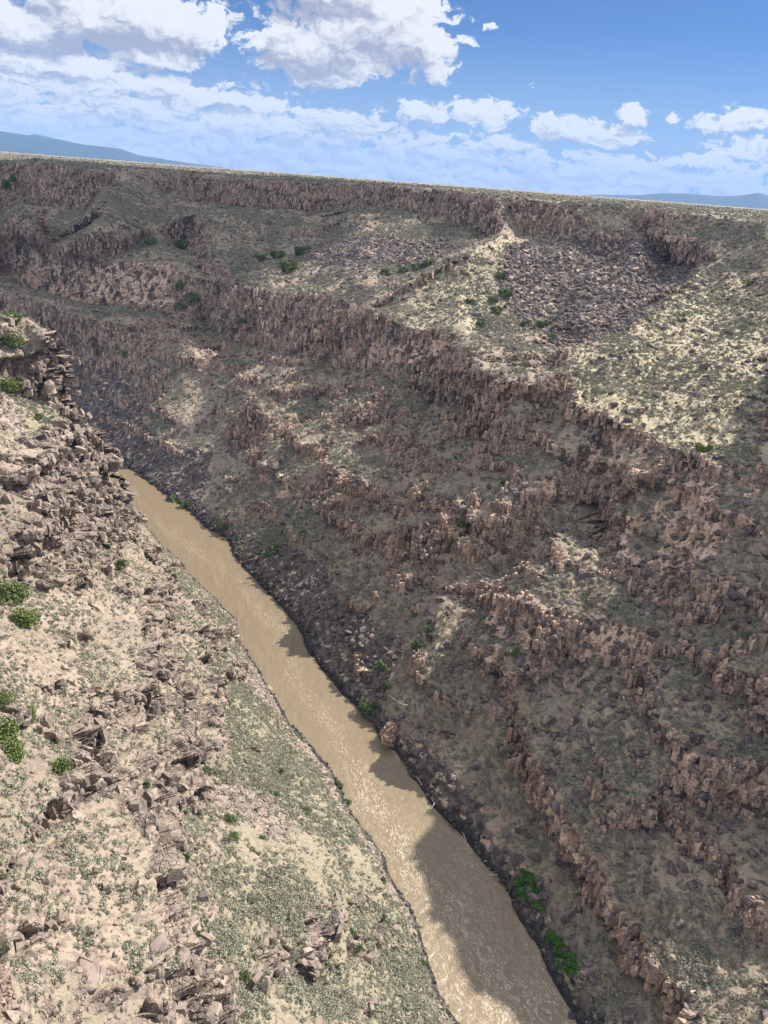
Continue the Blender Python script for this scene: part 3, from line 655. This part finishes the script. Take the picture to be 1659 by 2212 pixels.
def tubes(paths, rad, sides=5):              # tapered limbs
    V, Fq = [], []
    for path, (ra, rb) in zip(paths, rad):
        p = np.asarray(path, float); n = len(p)
        k0 = len(V)
        for i in range(n):
            t = p[min(i+1, n-1)]-p[max(i-1, 0)]; t /= np.linalg.norm(t)+1e-9
            a = np.cross(t, [0.3, .2, 1.] if abs(t[2]) < .9 else [1, 0, 0]); a /= np.linalg.norm(a); b = np.cross(t, a)
            r_ = ra+(rb-ra)*i/(n-1)
            for s in range(sides):
                th_ = 2*math.pi*s/sides; V.append(p[i]+r_*(a*math.cos(th_)+b*math.sin(th_)))
        for i in range(n-1):
            for s in range(sides):
                Fq.append((k0+i*sides+s, k0+i*sides+(s+1) % sides, k0+(i+1)*sides+(s+1) % sides, k0+(i+1)*sides+s))
    return np.array(V), np.array(Fq)
def branching(seed, nb, length, rad, up=.6, wig=.25):
    g = np.random.default_rng(seed); paths, rads = [], []
    for k in range(nb):
        a = g.uniform(0, 2*math.pi); d = np.array([math.cos(a), math.sin(a), g.uniform(.3, 1.)*up*2]); d /= np.linalg.norm(d)
        p = [np.zeros(3)+[0, 0, -.1]]
        for i in range(5): d = d+g.normal(size=3)*wig; d /= np.linalg.norm(d); p.append(p[-1]+d*length*g.uniform(.7, 1.1)/5)
        paths.append(p); rads.append((rad*g.uniform(.6, 1), rad*.15))
        for q in range(3):
            i = g.integers(2, 5); e = d+g.normal(size=3)*.6; e /= np.linalg.norm(e); paths.append([p[i], p[i]+e*length*.2, p[i]+e*length*.38+g.normal(size=3)*.05*length]); rads.append((rad*.3, rad*.06))
    return paths, rads

def bush_thing(name, label, cat, group, mt, n, seed, **kw):
    V, Fc = leafball(n, seed, **kw)
    o = link(name, mesh_np(name, V, Fc, [mt])); tag(o, label, cat, group); return o
def tree_thing(name, label, cat, group, mt, n, seed, stem='trunk', nb=5, **kw):
    r_ = bpy.data.objects.new(name, None); COL.objects.link(r_); tag(r_, label, cat, group)
    V, Fc = leafball(n, seed, **kw); link('crown', mesh_np('crown', V, Fc, [mt]), r_)
    ps, rs = branching(seed, nb, .8, .05); V, Fc = tubes(ps, rs); link(stem, mesh_np(stem, V, Fc, [mBark]), r_)
    return r_
def copy_tree(o, parent=None):
    c = o.copy(); COL.objects.link(c)
    if parent: c.parent = parent
    for ch in list(o.children): copy_tree(ch, c)
    return c
def pick(Wd, u, v):
    j = int(np.argmin(np.abs(Wd['V']-v))); i = int(np.argmin(np.abs(Wd['U']-u))); return Wd['P'][j, i].astype(float), float(Wd['t'][j, i])

# ---- scatter over both walls
def scatter(Wd, seed, near):
    g = np.random.default_rng(seed)
    P = Wd['P'].astype(float); a = P[1:, :-1]-P[:-1, :-1]; b = P[:-1, 1:]-P[:-1, :-1]
    n = np.cross(a, b); area = np.linalg.norm(n, axis=-1); nz = np.abs(n[..., 2])/(area+1e-9)
    u, v = Wd['u'][:-1, :-1], Wd['v'][:-1, :-1]; c = P[:-1, :-1]
    vis = (u > -15) & (u < 1675) & (v < 2235) & (c[..., 2] > .3) & (v > hv(u)+2.5)
    nm = near_mask(u, v, -3 if not near else 0)
    vis &= nm if near else ~near_mask(u, v, -12)
    t = Wd['t'][:-1, :-1]
    area = np.minimum(area, 2.2*(t*1.9/F)**2*3)   # stretched cells hide from view
    return dict(P=P, a=a, b=b, area=area*vis, nz=nz, cliff=Wd['cliff'][:-1, :-1], scree=Wd['scree'][:-1, :-1], lush=Wd['lush'][:-1, :-1], straw=Wd['straw'][:-1, :-1], pale=Wd['pale'][:-1, :-1], rocky=inside([(1050, 1500), (1200, 1100), (1700, 1400), (1700, 2000), (1400, 1950)], Wd['u'][:-1, :-1], Wd['v'][:-1, :-1]), u=u, v=v, t=t, g=g)
def draw(S, dens):
    ex = S['area']*dens; n = S['g'].poisson(np.minimum(ex, 4)); j, i = np.nonzero(n)
    rep = n[j, i]; j = np.repeat(j, rep); i = np.repeat(i, rep)
    r1 = S['g'].random((len(j), 2)); p = S['P'][j, i]+S['a'][j, i]*r1[:, :1]+S['b'][j, i]*r1[:, 1:]
    return p, j, i
SF, SN = scatter(FW, 1, False), scatter(NW, 2, True)

protos = {}
def variants(key, objs): protos[key] = objs
def gn_stuff(name, pts, scl, rot, var, objs, label, cat):
    me = bpy.data.meshes.new(name); me.vertices.add(len(pts)); me.vertices.foreach_set('co', np.ascontiguousarray(pts, np.float32).ravel())
    for nm, ty, arr, f in (('scl', 'FLOAT_VECTOR', scl, 'vector'), ('rot', 'FLOAT_VECTOR', rot, 'vector')):
        at = me.attributes.new(nm, ty, 'POINT'); at.data.foreach_set(f, np.ascontiguousarray(arr, np.float32).ravel())
    at = me.attributes.new('var', 'INT', 'POINT'); at.data.foreach_set('value', np.ascontiguousarray(var, np.int32))
    o = link(name, me); tag(o, label, cat, kind='stuff')
    tr = bpy.data.node_groups.new(name, 'GeometryNodeTree')
    tr.interface.new_socket('Geometry', in_out='INPUT', socket_type='NodeSocketGeometry'); tr.interface.new_socket('Geometry', in_out='OUTPUT', socket_type='NodeSocketGeometry')
    N = tr.nodes.new; gi = N('NodeGroupInput'); go = N('NodeGroupOutput'); jn = N('GeometryNodeJoinGeometry')
    def na(nm, dt):
        a = N('GeometryNodeInputNamedAttribute'); a.data_type = dt; a.inputs[0].default_value = nm; return a.outputs[0]
    ns, nr, nv = na('scl', 'FLOAT_VECTOR'), na('rot', 'FLOAT_VECTOR'), na('var', 'INT')
    e2r = N('FunctionNodeEulerToRotation'); tr.links.new(nr, e2r.inputs[0])
    for k, src in enumerate(objs):
        cmp = N('FunctionNodeCompare'); cmp.data_type = 'INT'; cmp.operation = 'EQUAL'; tr.links.new(nv, cmp.inputs[2]); cmp.inputs[3].default_value = k
        oi = N('GeometryNodeObjectInfo'); oi.inputs['Object'].default_value = src; oi.inputs['As Instance'].default_value = True; oi.transform_space = 'ORIGINAL'
        ip = N('GeometryNodeInstanceOnPoints'); tr.links.new(gi.outputs[0], ip.inputs['Points']); tr.links.new(cmp.outputs[0], ip.inputs['Selection'])
        tr.links.new(oi.outputs['Geometry'], ip.inputs['Instance']); tr.links.new(e2r.outputs[0], ip.inputs['Rotation']); tr.links.new(ns, ip.inputs['Scale'])
        tr.links.new(ip.outputs[0], jn.inputs[0])
    tr.links.new(jn.outputs[0], go.inputs[0])
    md = o.modifiers.new('spread', 'NODES'); md.node_group = tr
    return o
def populate(kind, protos_, P, size, t, sc3, rot, nind, label_of, group, stuff_name, stuff_label, cat, zoff=-.1):
    """the nind that show largest become objects of their own, the rest one stuff object"""
    g = np.random.default_rng(len(P)); var = g.integers(0, len(protos_), len(P))
    order = np.argsort(-size/t); top = order[:nind]; rest = order[nind:]
    for n_, k in enumerate(top):
        src = protos_[var[k]]
        o = src if not src.get('used') else copy_tree(src)
        src['used'] = 1
        o.location = P[k]+[0, 0, zoff*size[k]]; o.rotation_euler = rot[k]; o.scale = sc3[k]*size[k]
        lab = label_of(P[k]); o['label'] = lab; o['group'] = group+' '+lab.split(' ', 3)[-1] if False else group
    if len(rest):
        # sources of the mass: bare meshes with the same look
        objs = [bpy.data.objects.new(stuff_name+'_source', p.data) for p in protos_] if protos_[0].data else None
        gn_stuff(stuff_name, P[rest]+np.array([0, 0, 1.])*zoff*size[rest][:, None], sc3[rest]*size[rest][:, None], rot[rest], var[rest], objs, stuff_label, cat)
def euler(n, g, tilt=.15): return np.stack([g.normal(0, tilt, n), g.normal(0, tilt, n), g.uniform(0, 6.28, n)], -1)

g = np.random.default_rng(99)
# sagebrush
def cat_pts(parts): return [np.concatenate(x) for x in zip(*parts)]
def sel(S, dens, smin, smax, power=1.0):
    p, j, i = draw(S, dens); n = len(p); size = smin+(smax-smin)*S['g'].random(n)**power
    return p, size, S['t'][j, i], S['u'][j, i], S['v'][j, i]
def clump(S, s, seed): return np.clip(.6+1.5*fbm(S['P'][:-1, :-1], s, 3, seed=seed), .05, 2)
dF = .85*(1-.2*SF['straw'])*(1+.8*SF['lush'])*(1-SF['cliff'])**2*(1-.9*SF['scree'])*clump(SF, 22, 5)*(SF['nz'] > .45)+.10*SF['cliff']*(SF['nz'] > .35)
dN = 1.25*(1+1.6*SN['lush'])*(1-SN['cliff'])**2*(1-.85*SN['scree'])*clump(SN, 12, 6)*(SN['nz'] > .4)+.02*SN['cliff']
P_, s_, t_, u_, v_ = cat_pts([sel(SF, dF, .5, 1.35, 1.5), sel(SN, dN, .35, 1.05, 1.9)])
print('sage', len(P_))
sp = [bush_thing('sagebrush', 'x', 'sagebrush', 'x', mSage, 110, 40+k, size=.30, squash=.8) for k in range(3)]
sc3 = np.stack([g.uniform(.8, 1.2, len(P_)), g.uniform(.8, 1.2, len(P_)), g.uniform(.7, 1.15, len(P_))], -1)
populate('sagebrush', sp, P_, s_, t_, sc3, euler(len(P_), g), 280, lambda p: 'low grey-green sagebrush on the pale sunlit left slope near the viewer' if p[0] < 10 else 'grey-green sagebrush on the right wall of the gorge',
         'sagebrush on the gorge slopes', 'sagebrush_cover', 'grey-green sagebrush spread over benches and slopes', 'sagebrush')
# dry grass tufts
dF = (.16+.55*SF['straw'])*(1-SF['cliff'])**2*(1-SF['scree'])*clump(SF, 30, 15); dN = .45*(1-SN['cliff'])**2*(1-.7*SN['scree'])*clump(SN, 16, 16)
P_, s_, t_, u_, v_ = cat_pts([sel(SF, dF, .25, .6), sel(SN, dN, .15, .42)])
print('tufts', len(P_))
objs = []
for k in range(2):
    V, Fc = leafball(40, 60+k, size=.5, squash=.8, aspect=.5, up=1.4); objs.append(bpy.data.objects.new('dry_grass_source', mesh_np('dry_grass', V, Fc, [mDry])))
gn_stuff('dry_grass', P_, np.repeat(s_[:, None], 3, 1), euler(len(P_), g), g.integers(0, 2, len(P_)), objs, 'dry yellow grass tufts between the sagebrush', 'grass')

# rocks
def rocks(S, dens, smin, smax, pw): return sel(S, dens, smin, smax, pw)
farmid = SF['scree']*(SF['P'][:-1, :-1, 2] > 60)
dsF = .34*SF['scree']+.07*(1-SF['cliff'])+.10*SF['cliff']+.10*SF['rocky']
P1_, s1_, t1_, u1_, v1_ = rocks(SF, dsF*(SF['P'][:-1, :-1, 2] > 3), .35, 2.3, 3.0)
print('rocks far', len(P1_))
bp = [link('boulder', rockmesh('boulder', 70+k, mRock)) for k in range(4)]
for b in bp: tag(b, 'x', 'boulder', 'x')
sc3 = g.uniform(.65, 1.15, (len(P1_), 3))
populate('boulder', bp, P1_, s1_, t1_, sc3, euler(len(P1_), g, .5), 150, lambda p: 'angular dark basalt boulder on the far wall of the gorge', 'dark boulders on the far wall', 'scree',
         'dark basalt scree of broken angular blocks on the far wall', 'scree', .12)
dsN = 1.2*SN['scree']+.28*(1-SN['cliff'])+.15*SN['cliff']
P1_, s1_, t1_, u1_, v1_ = rocks(SN, dsN*(SN['P'][:-1, :-1, 2] > 1.5), .12, .85, 3.2)
print('rocks near', len(P1_))
bp = [link('rock', rockmesh('rock', 90+k, mRockP)) for k in range(4)]
for b in bp: tag(b, 'x', 'rock', 'x')
sc3 = g.uniform(.65, 1.2, (len(P1_), 3))
populate('rock', bp, P1_, s1_, t1_, sc3, euler(len(P1_), g, .5), 250, lambda p: 'pale weathered rock lying on the sunlit left slope', 'pale rocks on the sunlit slope', 'loose_stones',
         'pale loose stones strewn over the sunlit slope', 'stones', .1)
# basalt columns and blocks standing out of the cliff faces
mCol = rock_mat('column basalt', (.26, .195, .155), (.58, .42, .32), (.10, .08, .072)); mColN = rock_mat('near column basalt', (.16, .13, .11), (.38, .305, .245), (.08, .068, .062))
def column(seed, mt_, hgt, tl=.22):
    g_ = np.random.default_rng(seed); n = int(g_.integers(5, 7)); a = np.sort(g_.uniform(0, 6.28, n)*.35+np.arange(n)*6.28/n*.9); V = []
    tilt = g_.normal(0, tl, 2)
    for z_, k_ in ((-hgt, 1.05), (hgt*.62, 1.0), (hgt, .78)):
        for q_ in a: V.append((math.cos(q_)*k_*g_.uniform(.85, 1.1), math.sin(q_)*k_*g_.uniform(.85, 1.1), z_+(tilt[0]*math.cos(q_)+tilt[1]*math.sin(q_))*(z_ > 0)))
    Fq = [(i, (i+1) % n, n+(i+1) % n, n+i) for i in range(n)]+[(n+i, n+(i+1) % n, 2*n+(i+1) % n, 2*n+i) for i in range(n)]
    me = bpy.data.meshes.new('basalt_column'); me.from_pydata(V, [], Fq+[tuple(range(2*n, 3*n))]); me.materials.append(mt_); return me
def columns(S, name, dens, smin, smax, mt_, label, seed, rots):
    p, s, t, _, _ = sel(S, dens, smin, smax, 2.6 if seed == 600 else 3.6)
    g_ = np.random.default_rng(seed)
    objs = [bpy.data.objects.new('basalt_column_source', column(seed+k, mt_, (1.2, 1.6, 2.3, .8)[k]*(1 if seed == 600 else .5), .11 if seed == 600 else .15)) for k in range(4)]
    sc = s[:, None]*g_.uniform(.7, 1.25, (len(s), 3))
    gn_stuff(name, p-np.array([0, 0, .45])*s[:, None], sc, np.stack([g_.normal(0, rots, len(s)), g_.normal(0, rots, len(s)), g_.uniform(0, 6.28, len(s))], -1), g_.integers(0, 4, len(s)), objs, label, 'rock')
    print(name, len(s))
columns(SF, 'basalt_columns', 1.1*np.clip(SF['cliff']*1.3-.2, 0, 1)*(SF['P'][:-1, :-1, 2] > 4)*(1-.97*SF['pale']), .22, 1.15, mCol, 'jointed basalt columns and blocks of the far cliffs', 600, .09)
columns(SN, 'basalt_blocks', 1.2*np.clip(SN['cliff']*1.3-.2, 0, 1)*(SN['P'][:-1, :-1, 2] > 2), .14, 1.5, mColN, 'weathered basalt blocks of the near broken cliffs', 640, .22)
# river-edge boulders
PB, sB, tB = [], [], []
for S, side in ((SF, 0), (SN, 1)):
    z = S['P'][:-1, :-1, 2]; d_ = .9*(z > .0)*(z < (3.0 if side == 0 else 1.8))*np.where(z < 1.5, 1.3, .6)
    p, s, t, _, _ = sel(S, d_, .3, 1.7 if side == 0 else 1.15, 2.6); PB.append(p); sB.append(s); tB.append(t)
P1_, s1_, t1_ = np.concatenate(PB), np.concatenate(sB), np.concatenate(tB)
print('bank rocks', len(P1_))
bp = [link('river_boulder', rockmesh('river_boulder', 110+k, mRockW, 2, .75)) for k in range(3)]
for b in bp: tag(b, 'x', 'boulder', 'x')
populate('river_boulder', bp, P1_, s1_, t1_, g.uniform(.7, 1.2, (len(P1_), 3)), euler(len(P1_), g, .4), 160, lambda p: 'wet black boulder at the water edge of the river', 'wet black boulders along the river', 'bank_stones',
         'small wet black stones lining both river banks', 'stones', .1)

# ---- plants one can tell apart
def place_list(proto, lst, Wd, group, used=[]):
    first = True
    for (u, v, wpx, label, *hh) in lst:
        p, t = pick(Wd, u, v)
        o = proto if first else copy_tree(proto); first = False
        s = wpx*t/F/1.7
        o.location = p+np.array([0, 0, -.1*s]); o.rotation_euler = (0, 0, random.uniform(0, 6.28)); o.scale = (s, s, s*(hh[0] if hh else random.uniform(.9, 1.15)))
        o['label'] = label; o['group'] = group
jun = tree_thing('juniper_tree', 'x', 'juniper tree', 'x', mJun, 2600, 200, size=.13, squash=.95, lumps=11)
place_list(jun, [(22, 1292, 72, 'large round juniper at the left edge just below the promontory cliff'), (52, 1345, 62, 'round juniper directly below the largest one at the left edge'),
                 (12, 1510, 42, 'small juniper cut by the left edge midway down the slope'), (68, 1550, 40, 'pale green bushy juniper standing right of the small one at the left edge'),
                 (10, 1600, 72, 'dark tall juniper at the left edge above the dead branches'), (18, 1640, 66, 'spreading juniper at the left edge with dead branches at its foot'),
                 (118, 1675, 50, 'compact bright juniper alone on pale soil left of the broken cliff'),
                 (28, 692, 40, 'dark juniper on the very top of the left promontory'), (20, 750, 44, 'juniper on the left edge below the promontory top'), (8, 845, 46, 'juniper on the left edge below the dark cliff band')], NW, 'junipers on the left slope')
jf = tree_thing('juniper_tree', 'x', 'juniper tree', 'x', mJun, 900, 201, size=.2, squash=.95, lumps=8)
place_list(jf, [(1520, 975, 42, 'lone round grey-green juniper on the edge of the right bench'), (77, 349, 11, 'tiny dark juniper on the plain above the left rim'), (312, 366, 7, 'tiny juniper on the rim skyline left of centre'),
                (395, 535, 40, 'dark juniper clump on the bench above the big pale cliff'), (330, 530, 30, 'dark juniper left of the clump on the bench above the pale cliff'),
                (650, 552, 38, 'dark green juniper at the left end of the boulder slide'), (600, 560, 36, 'dark juniper left of the boulder slide by the gully head'), (560, 565, 30, 'third dark juniper west of the boulder slide'),
                (20, 405, 34, 'dark juniper in the alcove under the rim at the far left'), (30, 390, 26, 'smaller juniper above the one in the far left alcove'),
                (1083, 1045, 34, 'dark juniper under the streaked pale cliff on the right wall'), (985, 1140, 34, 'grey-green juniper on the shaded slope above the tower'), (1135, 1415, 28, 'dark juniper beside the pale tower face'),
                (625, 590, 44, 'yellow-green juniper at the head of the narrow side gully')], FW, 'junipers on the far wall')
shr = tree_thing('green_shrub', 'x', 'shrub', 'x', mShrub, 900, 220, stem='stem', size=.2, squash=.8, lumps=7)
L1 = [(423, 1665, 32, 'leafy green shrub below the toe of the near broken cliff'), (430, 1712, 34, 'green shrub on the sage slope under the leafy one'), (395, 1690, 34, 'pale green shrub left of the two under the cliff toe'),
      (295, 1700, 26, 'small green shrub inside the broken cliff'), (600, 1672, 20, 'isolated green shrub on the upper sage slope'), (650, 1755, 34, 'big bright green shrub in mid sage slope'), (590, 1718, 26, 'green shrub left of the big bright one'),
      (492, 1775, 32, 'tall green shrub on the stone slide'), (505, 1810, 28, 'green shrub below the tall one on the stone slide'), (545, 1755, 18, 'small shrub right of the stone slide'), (565, 1815, 18, 'small dark shrub below the stone slide'),
      (715, 2010, 24, 'dark green shrub low on the sage slope'), (745, 2020, 22, 'green shrub just right of the dark low one'), (757, 2050, 24, 'green shrub beneath the pair low on the slope'), (648, 1890, 16, 'small green shrub at mid slope'),
      (240, 1235, 44, 'grey-green shrub at the foot of the promontory cliff'), (75, 907, 30, 'round green shrub on the promontory slope'), (15, 830, 40, 'green shrub clump on the promontory left edge'), (360, 1845, 44, 'olive shrub in the lap of the lower cliff'),
      (345, 1780, 40, 'olive green shrub above the lap of the lower cliff'), (395, 1860, 32, 'olive shrub right of the lap of the lower cliff'), (320, 2065, 30, 'green shrub beside the overhanging slab'), (505, 2120, 30, 'pale green shrub above the pitted outcrop'),
      (385, 1745, 24, 'green shrub low under the near cliff'), (730, 1700, 26, 'bright green shrub by the left river bank'), (745, 1735, 24, 'second bright shrub by the left river bank'), (910, 2085, 24, 'bright shrub on the left bank near the rapids'),
      (825, 1905, 20, 'yellow-green shrub on the left bank'), (655, 1600, 18, 'green shrub at the left bank midway')]
place_list(shr, L1, NW, 'green shrubs on the left slope')
shf = tree_thing('green_shrub', 'x', 'shrub', 'x', mShrub, 500, 221, stem='stem', size=.24, squash=.8, lumps=6)
L2 = [(925, 578, 40, 'bright green shrub below the left boulder slide'), (905, 582, 30, 'green shrub left of the bright one below the boulder slide'), (868, 590, 26, 'green shrub at the lower edge of the left boulder slide'), (835, 595, 26, 'yellow-green shrub in the row under the boulder slide'),
      (1080, 600, 30, 'bright shrub at the left margin of the great boulder bowl'), (1085, 640, 36, 'big bright shrub along the bowl margin'), (1060, 655, 28, 'bright shrub left of the big one by the bowl'), (1075, 680, 34, 'bright green shrub low on the bowl margin'),
      (1010, 660, 24, 'small bright shrub on the first ridge'), (1035, 705, 26, 'yellow-green shrub below the bowl margin'), (1175, 715, 40, 'vivid green shrub at the foot of the boulder bowl'), (1190, 735, 30, 'vivid shrub just under the foot of the bowl'), (1130, 710, 26, 'green shrub left of the vivid pair'),
      (1320, 610, 14, 'lone shrub among the bowl boulders'), (1390, 540, 14, 'tiny yellow shrub high in the bowl'), (1620, 612, 24, 'green shrub high on the right slope'), (1480, 690, 16, 'green shrub on the big right slope'), (1625, 870, 26, 'green shrub by the right edge'),
      (400, 1092, 30, 'yellow-green grassy shrub at the upstream right bank'), (375, 1080, 26, 'second grassy shrub at the upstream right bank'), (480, 1145, 36, 'dark green shrub on the right bank at the river bend'), (600, 1190, 34, 'bright shrub on the sunlit right-bank fan'),
      (575, 1200, 30, 'green shrub on the sunlit fan'), (670, 1155, 20, 'small shrub above the sunlit fan'), (625, 1225, 22, 'green shrub low on the sunlit fan'), (830, 1440, 38, 'deep green shrub in shade above the right bank'), (910, 1400, 36, 'tall deep green shrub in shade'),
      (910, 1425, 30, 'dark shrub under the tall shaded one'), (905, 1335, 22, 'small green shrub high in the shade'), (935, 1368, 22, 'green shrub right of the small shaded one'), (835, 1480, 26, 'dark green shrub near the right bank stones'), (1115, 1140, 18, 'small green shrub near the dark notch'),
      (1130, 1105, 18, 'green shrub at the foot of the dark varnished cliff'), (870, 1185, 18, 'lit green shrub on the shaded slope'), (540, 1395, 12, 'tiny shrub by the water'), (1615, 1380, 30, 'olive shrub at the right edge of the shaded wall'), (705, 700, 20, 'green shrub on the cliff edge'),
      (520, 905, 16, 'dark shrub in the far gully'), (335, 870, 20, 'dark shrub at the foot of the far cliff'), (320, 880, 16, 'second dark shrub at the far cliff foot'), (415, 650, 40, 'dark shrub in the side gully beside the pale cliff'), (400, 670, 34, 'dark shrub deep in the side gully'), (405, 620, 30, 'dark shrub at the top of the side gully'),
      (540, 700, 30, 'dark shrub in the second gully'), (545, 725, 26, 'shrub low in the second gully'), (235, 790, 26, 'dark shrub left at the scree top'), (275, 770, 28, 'dark shrub in the shaded cleft')]
place_list(shf, L2, FW, 'green shrubs on the far wall')
wil = tree_thing('willow_thicket', 'x', 'willow', 'x', mWil, 900, 230, stem='stem', size=.2, squash=.7, lumps=7)
wl = []
gg = np.random.default_rng(5)
names1 = ['upstream', 'upper middle', 'lower middle', 'downstream']
k = 0
for (cu, cv, du, dv, cnt, nm) in ((1140, 1915, 14, 32, 7, 'upper'), (1208, 2062, 28, 46, 11, 'lower')):
    for q_ in range(cnt):
        f = (q_+.5)/cnt; uu = cu+(f-.5)*du*2+gg.uniform(-16, 16); vv = cv+(f-.5)*dv*2+gg.uniform(-8, 8)
        wl.append((uu+8, vv, 36, 'vivid green willow clump of the %s thicket on the right bank' % nm, .8))
place_list(wil, wl, FW, 'willows on the right bank')
wt = tree_thing('riverside_tree', 'x', 'tree', 'x', mShrub, 1800, 240, size=.15, squash=1.1, lumps=9)
place_list(wt, [(793, 1542, 44, 'light green bushy tree on the right bank above the water', 1.3)], FW, 'trees at the water')
tm = tree_thing('tamarisk', 'x', 'tamarisk', 'x', mTam, 2200, 241, size=.15, squash=1.0, lumps=9)
place_list(tm, [(843, 1592, 54, 'round pinkish tamarisk leaning over the right bank', 1.1)], FW, 'trees at the water')
wt2 = tree_thing('riverside_tree', 'x', 'tree', 'x', mShrub, 1800, 242, size=.15, squash=1.0, lumps=9)
place_list(wt2, [(828, 1597, 34, 'green bush growing in front of the pinkish tamarisk', 1.0)], FW, 'trees at the water')

# dead shrubs and driftwood
def wood(name, label, cat, Wd, u, v, length, seed, nb, rad, mt_, up=.6, wig=.25, rot=None):
    ps, rs = branching(seed, nb, length, rad, up, wig); V, Fc = tubes(ps, rs, 4)
    o = link(name, mesh_np(name, V, Fc, [mt_])); p, t = pick(Wd, u, v); o.location = p+np.array([0, 0, .1]); tag(o, label, cat)
    if rot: o.rotation_euler = rot
    return o
wood('dead_shrub', 'grey leafless shrub beside the lower overhanging slab', 'dead shrub', NW, 352, 2055, 3.0, 300, 26, .03, mDead, .9)
wood('dead_shrub', 'grey dead brush on the stone slide below the cliff', 'dead shrub', NW, 535, 1690, 1.8, 301, 18, .025, mDead)
wood('dead_shrub', 'pale dead branches under the junipers at the left edge', 'dead shrub', NW, 30, 1690, 3.0, 302, 14, .06, mDead, .2)
wood('dead_shrub', 'bleached fallen branches on the pale slope left of the cliff', 'dead shrub', NW, 85, 1440, 2.4, 303, 10, .05, mDrift, .15)
wood('fallen_tree', 'pale bare fallen tree on the shaded slope above the tamarisk', 'fallen tree', FW, 885, 1525, 9.0, 304, 3, .12, mDrift, .25, .15)
wood('dead_shrub', 'dead grey branches by the middle of the lower left cliff', 'dead shrub', NW, 190, 1845, 2.4, 305, 12, .04, mDrift, .3)
DW = [(925, 1715), (932, 1738), (962, 1782), (978, 1805), (1000, 1822), (1012, 1838), (1040, 1862), (1052, 1880), (1066, 1892), (905, 1700), (1020, 1850), (990, 1812)]
dl = None
for k, (u_1, v_1) in enumerate(DW):
    g2 = np.random.default_rng(400+k); a = g2.uniform(0, 6.28); d0 = np.array([math.cos(a), math.sin(a), .1]); p = [np.zeros(3)]; ln_ = g2.uniform(2.5, 6)
    for i in range(5): d0 = d0+g2.normal(size=3)*.12; d0 /= np.linalg.norm(d0); p.append(p[-1]+d0*ln_/5)
    V, Fc = tubes([p, [p[3], p[3]+np.array([.4, .5, .3])*1.2]], [(.16, .06), (.07, .02)], 6)
    o = link('driftwood_log', mesh_np('driftwood_log', V, Fc, [mDrift])); pp, t = pick(FW, u_1+6, v_1); o.location = pp+np.array([0, 0, .45])
    tag(o, 'bleached driftwood log stranded among black stones on the right bank', 'driftwood', 'driftwood along the right bank')
# big single rocks
def bigrock(Wd, u, v, wpx, label, mt_, seed, flat=.7, dz=.15):
    p, t = pick(Wd, u, v); s = wpx*t/F/2
    o = link('boulder', rockmesh('boulder', seed, mt_, 2, flat)); o.location = p+np.array([0, 0, dz*s]); o.scale = (s, s, s); o.rotation_euler = (0, 0, seed); tag(o, label, 'boulder')
bigrock(FW, 965, 1790, 26, 'big half-sunk boulder with white foam at the right bank', mRockW, 501)
bigrock(FW, 925, 1772, 22, 'black rock splitting the current at the start of the dark shadow', mRockW, 502, .4)
bigrock(FW, 1195, 2150, 40, 'long smooth grey boulder at the right bank near the bottom', mRockP, 503, .5)
bigrock(FW, 1235, 2195, 26, 'grey boulder at the water near the bottom edge of the right bank', mRockW, 504)
bigrock(NW, 578, 1488, 22, 'rounded grey boulder jutting into the river from the left bank', mRockP, 505)
bigrock(NW, 435, 1678, 26, 'flat pale slab at the top of the stone slide', mRockP, 506, .5)
bigrock(NW, 290, 2060, 62, 'large lichen-spotted overhanging slab at the lower left', mRockP, 507, .5)
bigrock(NW, 200, 2110, 110, 'long pale overhanging ledge block at the bottom left', mRockP, 508, .35)
bigrock(NW, 390, 1985, 26, 'pale boulder on the slope right of the lower cliff', mRockP, 509, .5)
bigrock(NW, 72, 1968, 18, 'single boulder alone on the lower left slope', mRockP, 510)
bigrock(FW, 928, 690, 11, 'white upright rock on the lit ridge above the middle cliff', mRockP, 511, 1.0)
bigrock(FW, 975, 1705, 30, 'large pale block above the right bank stones', mRockP, 512)
bigrock(FW, 1620, 965, 20, 'rounded boulder on the bench at the right edge', mRockP, 513)
bigrock(FW, 1495, 858, 20, 'square boulder on the right slope', mRockP, 514)
for o in list(scn.objects):
    if 'used' in o: del o['used']
    if o.get('label') == 'x': bpy.data.objects.remove(o)

# ---------------------------------------------------------------- the air itself
import bmesh
bm = bmesh.new(); bmesh.ops.create_cube(bm, size=1.0)
for v_ in bm.verts: v_.co = (v_.co.x*48000, v_.co.y*48000, -40 if v_.co.z < 0 else 900)
me = bpy.data.meshes.new('haze'); bm.to_mesh(me); bm.free()
mt = bpy.data.materials.new('thin air'); mt.use_nodes = True; T = NT(mt.node_tree)
pv = T.n('ShaderNodeVolumePrincipled'); pv.inputs['Color'].default_value = (.27, .52, 1, 1); pv.inputs['Density'].default_value = 3.8e-5; pv.inputs['Anisotropy'].default_value = 0.0
oo = T.n('ShaderNodeOutputMaterial'); T.l(pv.outputs[0], oo.inputs['Volume']); me.materials.append(mt)
tag(link('haze', me), 'thin blue air', kind='stuff')
